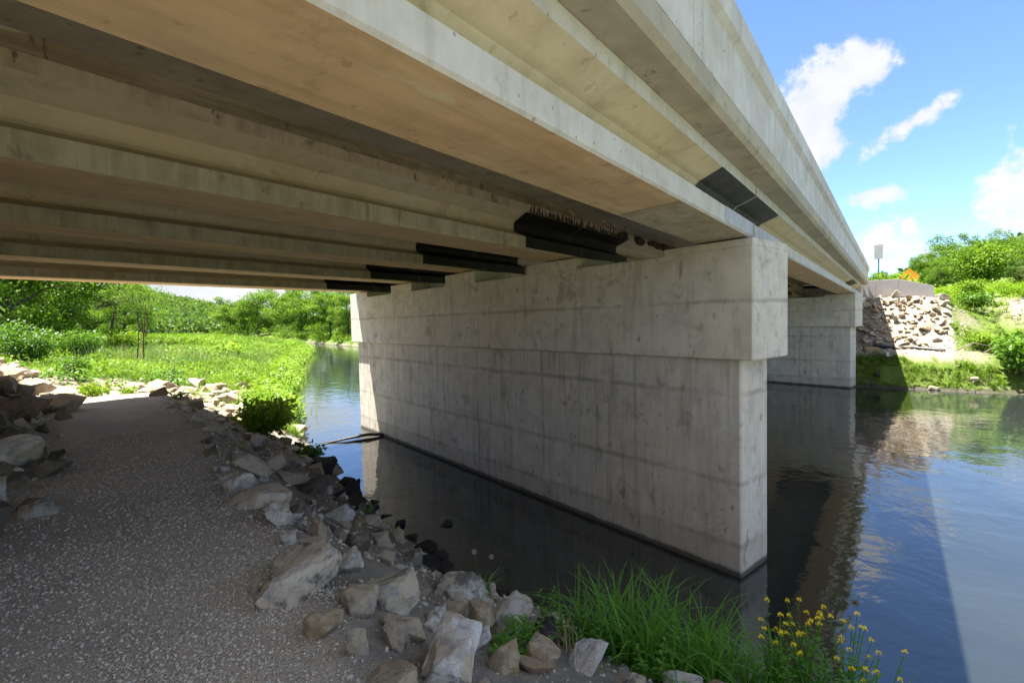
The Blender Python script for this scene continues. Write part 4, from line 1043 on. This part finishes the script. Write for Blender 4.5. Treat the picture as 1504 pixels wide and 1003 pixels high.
# left group beyond the meadow (bearing, distance, height)
for px, rg, h, kd, lab in ((15, 50, 12.5, 'big1', 'large dense bright green tree at the far left of the meadow'),
                           (92, 58, 12.5, 'big2', 'dense bright green tree right of the far left tree, behind the blossoming shrub'),
                           (-70, 52, 12, 'dark', 'dark green tree cut by the left picture edge'),
                           (50, 74, 14, 'dark', 'dark tree standing behind the two bright trees at the far left'),
                           (160, 62, 10.5, 'olive', 'sparse olive tree with dark leaning limbs left of the slender young tree'),
                           (185, 84, 8.5, 'big1', 'light green tree behind the sparse olive tree'),
                           (128, 92, 10, 'dark', 'dark green tree filling the gap behind the sparse olive tree'),
                           (213, 52, 6.2, 'young', 'slender young tree with several thin dark stems in the meadow')):
    x, y = at_px(px, rg); tree(kd, x, y, h, lab, 'trees left of the meadow')
for px, rg, h, kd, lab in ((345, 196, 15.5, 'far2', 'leftmost tree of the row on the far river bank'), (380, 184, 16, 'far1', 'rounded tree second from the left on the far river bank'),
                           (420, 152, 14.2, 'far2', 'tall tree in the middle of the row on the far river bank'), (452, 134, 13.2, 'far1', 'broad bright tree right of the tallest tree on the far river bank'),
                           (486, 116, 11.6, 'far2', 'yellow green tree left of the pier cap on the far river bank'), (512, 104, 9, 'big1', 'thin topped tree closest to the pier on the far river bank'),
                           (365, 205, 13, 'far3', 'dark tree behind the left end of the far bank row'), (435, 185, 14, 'far3', 'dark tree behind the middle of the far bank row'),
                           (540, 112, 10, 'far1', 'tree on the far river bank half hidden by the near pier'), (500, 140, 12, 'far3', 'dark tree behind the yellow green tree on the far river bank')):
    x, y = at_px(px, rg); tree(kd, x, y, h, lab, 'trees in a row on the far river bank', None, 1.05)
for px, rg, h, kd, lab in ((1366, 118, 7.9, 'big2', 'feathery tree at the left shoulder of the right hill'), (1400, 128, 9.7, 'far1', 'tall tree left of the crest of the right hill'),
                           (1440, 140, 9.6, 'far2', 'broad tree on the crest of the right hill'), (1482, 132, 8.4, 'far1', 'broad tree right of the crest of the right hill'),
                           (1380, 96, 5, 'big2', 'mid green tree just above the large round bush'), (1494, 88, 3.8, 'dark', 'dark green tree at the right picture edge below the hill crest'),
                           (1455, 105, 5.8, 'big1', 'tree behind the large round bush on the right hillside'), (1530, 105, 7, 'far1', 'tree on the hill cut by the right picture edge'), (1418, 100, 6, 'far3', 'dark tree filling the hillside between crest and bush')):
    x, y = at_px(px, rg); tree(kd, x, y, h, lab, 'trees on the right hill')
for px, rg, h, kd, lab in ((1283, 150, 7, 'far3', 'low distant tree left of the sign post'), (1304, 165, 7, 'far1', 'low distant tree between the sign post and the orange sign'), (1322, 180, 8, 'far3', 'dark distant tree on the skyline above the orange sign'),
                           (1344, 160, 6, 'far2', 'low distant tree right of the orange sign')):
    x, y = at_px(px, rg); tree(kd, x, y, h, lab, 'low distant trees behind the bridge end')
# distant forests
r = np.random.default_rng(51)
CL = [ball_proto(60+i, 70, 4.2, 1.5, 1.0) for i in range(4)]
a = r.uniform(1.02, 1.62, 2600); q = r.uniform(300, 620, 2600); x, y = q*np.cos(a), q*np.sin(a)
field('distant_forest', CL, x, y, r.uniform(.8, 1.5, len(x)), LEAF_FOREST, r, .2, 3.0, .12)
a = r.uniform(1.05, 1.6, 500); q = r.uniform(225, 300, 500); x, y = q*np.cos(a), q*np.sin(a); k = terrain(x, y)[1] > 6; x, y = x[k], y[k]
field('distant_forest', CL, x, y, r.uniform(.8, 1.3, len(x)), LEAF_FOREST, r, .2, 3.0, .12)
a = r.uniform(-.35, .12, 1500); q = r.uniform(150, 460, 1500); x, y = q*np.cos(a), q*np.sin(a); k = ~((y > -3) & (y < 22)); x, y = x[k], y[k]
field('hill_forest', CL, x, y, r.uniform(.6, 1.15, len(x)), LEAF_FOREST, r, .2, 2.0, .12)

# bare stems in the meadow
def stick(name, pts, radii, mat, label, cat, sides=6, twigs=()):
    b = np.array(pts[0]); P = np.array(pts)-b
    parts = [tube(P, radii, sides)] + [tube(np.array(t)-b, [q, q*.4], 4) for t, q in twigs]
    V, F = join(parts); return link(name, mesh_np(name, V, F, mat, None, True), None, label, cat, None, None, tuple(b))
x, y = at_px(209, 36); z0 = tz(x, y)
stick('bare_sapling', [(x, y, z0-.1), (x+.05, y, z0+1.3), (x+.28, y+.1, z0+3.6)], [.055, .045, .015], REDSTEM, 'taller rusty bare stem standing in the meadow before the young tree', 'dead sapling')
stick('bare_sapling', [(x-.35, y, z0-.1), (x-.2, y, z0+1.2), (x-.12, y+.1, z0+2.5)], [.045, .035, .012], REDSTEM, 'shorter rusty bare stem leaning beside the taller one', 'dead sapling')
x, y = at_px(250, 26.5); z0 = tz(x, y)
stick('stake', [(x, y, z0), (x+.12, y, z0+.95)], [.02, .012], DEADWOOD, 'thin grey leaning dead stalk in the weeds right of the bare stems', 'dead sapling')
for i, (px, rg, h) in enumerate(((150, 24, .5), (300, 27, 1.0), (232, 24, .6))):
    x, y = at_px(px, rg); z0 = tz(x, y)
    stick('dry_stalk', [(x, y, z0), (x+.05, y+.05, z0+h)], [.014, .006], STRAW, ('short dry stalk in the weeds behind the path bend', 'tall dry stalk among the weeds near the pale stones', 'pale dry stalk sticking out of the weeds right of the path bend')[i], 'dry stalk')

# things in the water
stick('driftwood', [(10.45, 13.75, .03), (9.7, 14.2, .10), (9.0, 14.4, .07), (8.55, 14.6, .02), (8.0, 14.55, -.02)], [.05, .06, .045, .03, .01], WETWOOD, 'dark forked driftwood branch floating against the pier end', 'driftwood', 6,
      (([(9.4, 14.25, .07), (8.3, 14.75, .03)], .025), ([(10.0, 14.0, .05), (9.6, 14.7, .1)], .02)))
stick('twig', [(15.4, 24.3, -.05), (15.5, 24.2, .5), (15.75, 24.0, .85)], [.015, .012, .006], WETWOOD, 'thin bent twig sticking up out of the river beyond the pier', 'twig', 5, (([(15.5, 24.2, .45), (15.85, 24.0, .2)], .01),))
# foam flecks drifting on the water
r = np.random.default_rng(61); n = 110; px = r.uniform(5.5, 20, n); py = r.uniform(-7, 4.5, n); S = .006+.018*r.random(n)**3
V, F, T = tile([(np.array([(-.6, -.2, 0), (.1, -.5, 0), (.7, .1, 0), (-.1, .45, 0)]), np.array([[0, 1, 2, 3]]))], np.stack([px, py, np.full(n, .004)], 1), S, r, 0.0)
link('foam_flecks', mesh_np('foam_flecks', V, F, simple('foam', (.6, .6, .55), .7)), kind='stuff')

# black silt pipe on the far trail, sticks
stick('drain_pipe', [(34.7, .9, 2.12), (34.75, .1, tz(34.75, .1)+.06), (34.7, -.9, tz(34.7, -.9)+.07), (34.6, -1.6, tz(34.6, -1.6)+.07), (34.2, -2.15, tz(34.2, -2.15)+.06)], [.1]*5, PIPE, 'black flexible drain pipe lying across the far trail below the riprap', 'pipe', 10)
for i in range(6):
    x = 34.2+.5*(i % 3); y = -2.6-.35*i; z0 = tz(x, y)
    stick('dead_branch', [(x, y, z0+.1), (x+.3, y-.7, z0+.5+.1*(i % 2)), (x+.2, y-1.3, z0+.35)], [.035, .025, .01], DEADWOOD, ('pale dead branch beside the end of the black pipe', 'grey dead branch lying in the weeds on the right bank', 'crooked dead branch below the tangled bush', 'dead branch half hidden by the dark leaved bush', 'thin dead branch at the right edge of the bank', 'dead branch hanging over the dense bush at the right edge')[i], 'dead branch')

# signs on the far road
def sign_post():
    x, y = 44.0, 0.85
    root = empty('road_sign', 'back of a narrow grey marker sign on a dark post behind the wing wall', 'sign', (x, y, 5.9), -0.12)
    link('post', box_mesh('post', -.035, .035, -.045, .045, -.4, 3.0, POST, .006), root)
    bm = bmesh.new(); bm_box(bm, -.055, -.047, -.25, .25, 1.95, 2.98, .003); link('plate', bm_mesh('plate', bm, ALU), root)
    for zz in (2.2, 2.75): link('bracket', box_mesh('bracket', -.047, -.03, -.2, .2, zz, zz+.05, STEEL, .003), root)
sign_post()
def warning_sign():
    x, y = at_px(1335, 50)
    root = empty('warning_sign', 'orange diamond warning sign with a black arrow rising from roadside weeds', 'sign', (x, y, 5.05), YAW-0.66)
    bm = bmesh.new(); s = .66
    f = [bm.verts.new((dx, a*s, 1.75+b*s)) for dx in (0, .02) for a, b in ((-1, 0), (0, -1), (1, 0), (0, 1))]
    for q in ((0,1,2,3),(7,6,5,4),(0,4,5,1),(1,5,6,2),(2,6,7,3),(3,7,4,0)): bm.faces.new([f[i] for i in q])
    link('plate', bm_mesh('plate', bm, ORANGE), root)
    bm = bmesh.new(); v = [bm.verts.new((-.004, a, 1.75+b)) for a, b in ((.23, -.28), (.11, -.28), (.09, .0), (.0, .09), (-.08, .02), (-.09, .26), (.15, .26), (.08, .18), (.22, .05))]
    bm.faces.new(v); link('arrow', bm_mesh('arrow', bm, BLACKPAINT), root)
    link('post', box_mesh('post', .02, .08, -.04, .04, -.8, 1.9, POST), root)
warning_sign()

# near bank plants at the bottom right
def grass_clump(x, y, nb, h, seed, label, width=.024):
    r = np.random.default_rng(seed); z0 = tz(x, y); parts = []; T = []
    for i in range(nb):
        b = r.normal(0, .11, 2); hh = h*r.uniform(.5, 1.05)
        v, f = blade(hh, r.uniform(.15, 1.35), width*r.uniform(.5, 1.4), r.uniform(0, 6.28), 7, r.uniform(.9, 1.5), (b[0], b[1], -.03)); parts.append((v, f)); T += [np.clip(.45+r.normal(0, .2), 0, 1)]*len(f)
    root = empty('grass_clump', label, 'grass clump', (x, y, z0), 0, 'grass clumps at the near water edge')
    V, F = join(parts); o = link('blades', mesh_np('blades', V, F, LEAF_NEAR, np.array(T)), root); o['kind'] = 'stuff'
    return root
GC = [(3.42, 2.02, 70, .62, 'leftmost tall grass clump beside the grey boulder'), (3.75, 1.85, 110, .78, 'tall arching grass clump behind the leftmost one, highest of all'), (3.5, 1.55, 110, .66, 'dense grass clump in the middle of the bottom edge'),
      (3.95, 1.45, 110, .80, 'tall arching grass clump with drooping tips over the dark water'), (4.05, 1.15, 90, .66, 'grass clump right of the drooping one'), (3.6, 1.15, 110, .55, 'low grass clump at the bottom edge'),
      (3.9, .85, 70, .62, 'short grass clump left of the yellow flowers'), (3.75, .5, 60, .55, 'grass clump under the yellow flowers'), (3.8, .08, 30, .5, 'sparse grass clump at the right of the yellow flowers'), (3.8, -.32, 16, .60, 'few grass blades at the bottom right corner')]
for i, (x, y, nb, h, lab) in enumerate(GC): grass_clump(x, y, int(nb*0.75), h*1.22, 300+i, lab)
def herb(x, y, ns, h, seed, label, ln=.09, wd=.032, spread=.10):
    r = np.random.default_rng(seed); root = empty('herb', label, 'herb', (x, y, tz(x, y)), 0, 'leafy herbs at the near water edge')
    st = []; lv = []; T = []
    for i in range(ns):
        b = np.array([*r.normal(0, spread, 2), -.02]); top = b+np.array([*r.normal(0, spread*.8, 2), h*r.uniform(.6, 1.05)]); st.append(tube(np.stack([b, (b+top)/2+r.normal(0, .01, 3), top]), [.004, .003, .0015], 4))
        m = 18; t = np.repeat(np.linspace(.15, 1, m//2), 2); C = b+(top-b)*t[:, None]; az = np.arange(m)*np.pi+np.repeat(np.arange(m//2)*1.57, 2)+r.uniform(0, 6)
        U = np.stack([np.cos(az), np.sin(az), r.uniform(-.1, .6, m)], 1); U /= np.linalg.norm(U, axis=1)[:, None]; s = np.cross(U, [0, 0, 1.]); s /= np.linalg.norm(s, axis=1)[:, None]
        lv.append(leaf_quads(C, U, s, ln*r.uniform(.7, 1.1, m)*(1.15-.6*t), wd*r.uniform(.8, 1.2, m)*(1.15-.5*t))); T += list(np.clip(.3+.4*t+r.normal(0, .1, m), 0, 1))
    V, F = join(st); link('stems', mesh_np('stems', V, F, LEAF_NEAR), root)
    V, F = join(lv); o = link('leaves', mesh_np('leaves', V, F, LEAF_NEAR, np.array(T)), root)
for i, (x, y, ns, h, lab) in enumerate(((2.62, 2.02, 9, .22, 'low bright herb between the tan pointed boulder and the tan round topped stone'), (2.35, 1.98, 7, .16, 'small herb right of the bluish white boulder'), (3.28, 2.2, 7, .5, 'upright leafy herb at the left of the tall grass'),
                                        (3.35, 1.9, 9, .42, 'leafy herb in front of the leftmost grass clump'), (3.3, 1.3, 9, .3, 'leafy herb at the foot of the dense grass clump'), (3.75, 1.25, 8, .42, 'pale leafy herb among the grass in the middle of the bottom edge'), (3.75, .3, 10, .55, 'leafy herb among the yellow flowers'),
                                        (4.6, 6.9, 5, .18, 'tiny green sprig between dark rocks at the water edge'), (3.3, 2.45, 4, .2, 'small sprig on the broad grey boulder'))):
    herb(x, y, ns, h, 400+i, lab)
# dandelion gone to seed
def dandelion():
    x, y = 3.55, 3.25; z0 = tz(x, y)+.1; r = np.random.default_rng(71)
    root = empty('dandelion', 'dandelion clump with two round seed heads growing on the grey slab', 'dandelion', (x, y, z0))
    parts = []; T = []
    for i in range(46):
        v, f = blade(r.uniform(.12, .30), r.uniform(.5, 1.3), .014, r.uniform(0, 6.28), 5, 1.0, (*r.normal(0, .04, 2), 0)); parts.append((v, f)); T += [r.uniform(.2, .7)]*len(f)
    V, F = join(parts); link('leaves', mesh_np('leaves', V, F, LEAF_NEAR, np.array(T)), root)
    for (dx, dy, h) in ((-.04, .10, .42), (.09, -.02, .35)):
        V, F = tube(np.array([(dx*.3, dy*.3, 0), (dx*.7, dy*.7, h*.5), (dx, dy, h)]), [.004, .0035, .003], 6); link('stem', mesh_np('stem', V, F, LEAF_NEAR), root)
        D = rand_dirs(r, 420); V, F = leaf_quads(np.array([dx, dy, h])+D*.006, D, side_of(D, r), np.full(420, .022), np.full(420, .004)); link('seed_head', mesh_np('seed_head', V, F, SEED), root)
    for i in range(4):
        a = r.uniform(0, 6.28); e = np.array([math.cos(a)*.2, math.sin(a)*.2, r.uniform(.02, .2)]); V, F = tube(np.stack([np.zeros(3), e*.5+np.array([0, 0, .06]), e]), [.003, .003, .002], 5); link('stem', mesh_np('stem', V, F, STRAW), root)
dandelion()
def wintercress(x, y, h, nh, seed, label):
    r = np.random.default_rng(seed); root = empty('yellow_flower', label, 'flower', (x, y, tz(x, y)), 0, 'yellow flowering plants at the near water edge')
    st = []; lv = []; heads = []
    for i in range(nh):
        a = r.uniform(0, 6.28); q = r.uniform(.02, .26); top = np.array([math.cos(a)*q, math.sin(a)*q, h*r.uniform(.72, 1.05)]); b = np.array([top[0]*.15, top[1]*.15, 0]); mid = (b+top)/2*np.array([.8, .8, 1.05])
        st.append(tube(np.stack([b, mid, top]), [.0045, .0035, .002], 5)); heads.append(top)
        m = 16; t = r.uniform(.1, .95, m); C = b+(top-b)*t[:, None]; U = rand_dirs(r, m, 0, .8); s = np.cross(U, [0, 0, 1.]); s /= np.linalg.norm(s, axis=1)[:, None]+1e-9
        lv.append(leaf_quads(C, U, s, .10*(1.1-t)*r.uniform(.6, 1.2, m)+.015, .035*(1.1-t)+.004))
        for w in range(7):                                             # thin seed pods under the head
            pass
    V, F = join(st); link('stems', mesh_np('stems', V, F, LEAF_NEAR), root)
    V, F = join(lv); link('leaves', mesh_np('leaves', V, F, LEAF_NEAR, r.uniform(.2, .8, len(F))), root)
    for tp in heads:
        m = 46; D = rand_dirs(r, m, -.5, 1); rr = r.uniform(.007, .018, m); C = D*rr[:, None]*np.array([1, 1, 1.0]); V, F = leaf_quads(C, D*.4+np.array([0, 0, .3]), side_of(D, r), np.full(m, .011), np.full(m, .009))
        link('flower_head', mesh_np('flower_head', V, F, PETAL), root).location = tuple(tp)
for i, (x, y, h, nh, lab) in enumerate(((3.72, .66, .74, 11, 'leftmost yellow flowering plant beside the grass'), (3.8, .48, .80, 13, 'fullest yellow flowering plant before the pier reflection'), (3.85, .24, .80, 10, 'yellow flowering plant with taller single heads over the bright water'),
                                        (3.8, .08, .62, 8, 'lower yellow flowering plant right of the taller heads'), (3.75, -.10, .52, 5, 'smallest yellow flowering plant at the right end'))):
    wintercress(x, y, h, int(nh*1.25), 500+i, lab)
# dry straw on the bank
x, y = 3.05, 1.95; V, F, T = tuft_proto(88, 40, .32, .07, .004, 3, (.4, 1.2)); link('dry_grass', mesh_np('dry_grass', V, F, STRAW, T), None, 'wisp of dry straw coloured grass between brown stone and tall grass', 'dry grass', None, None, (x, y, tz(x, y)))
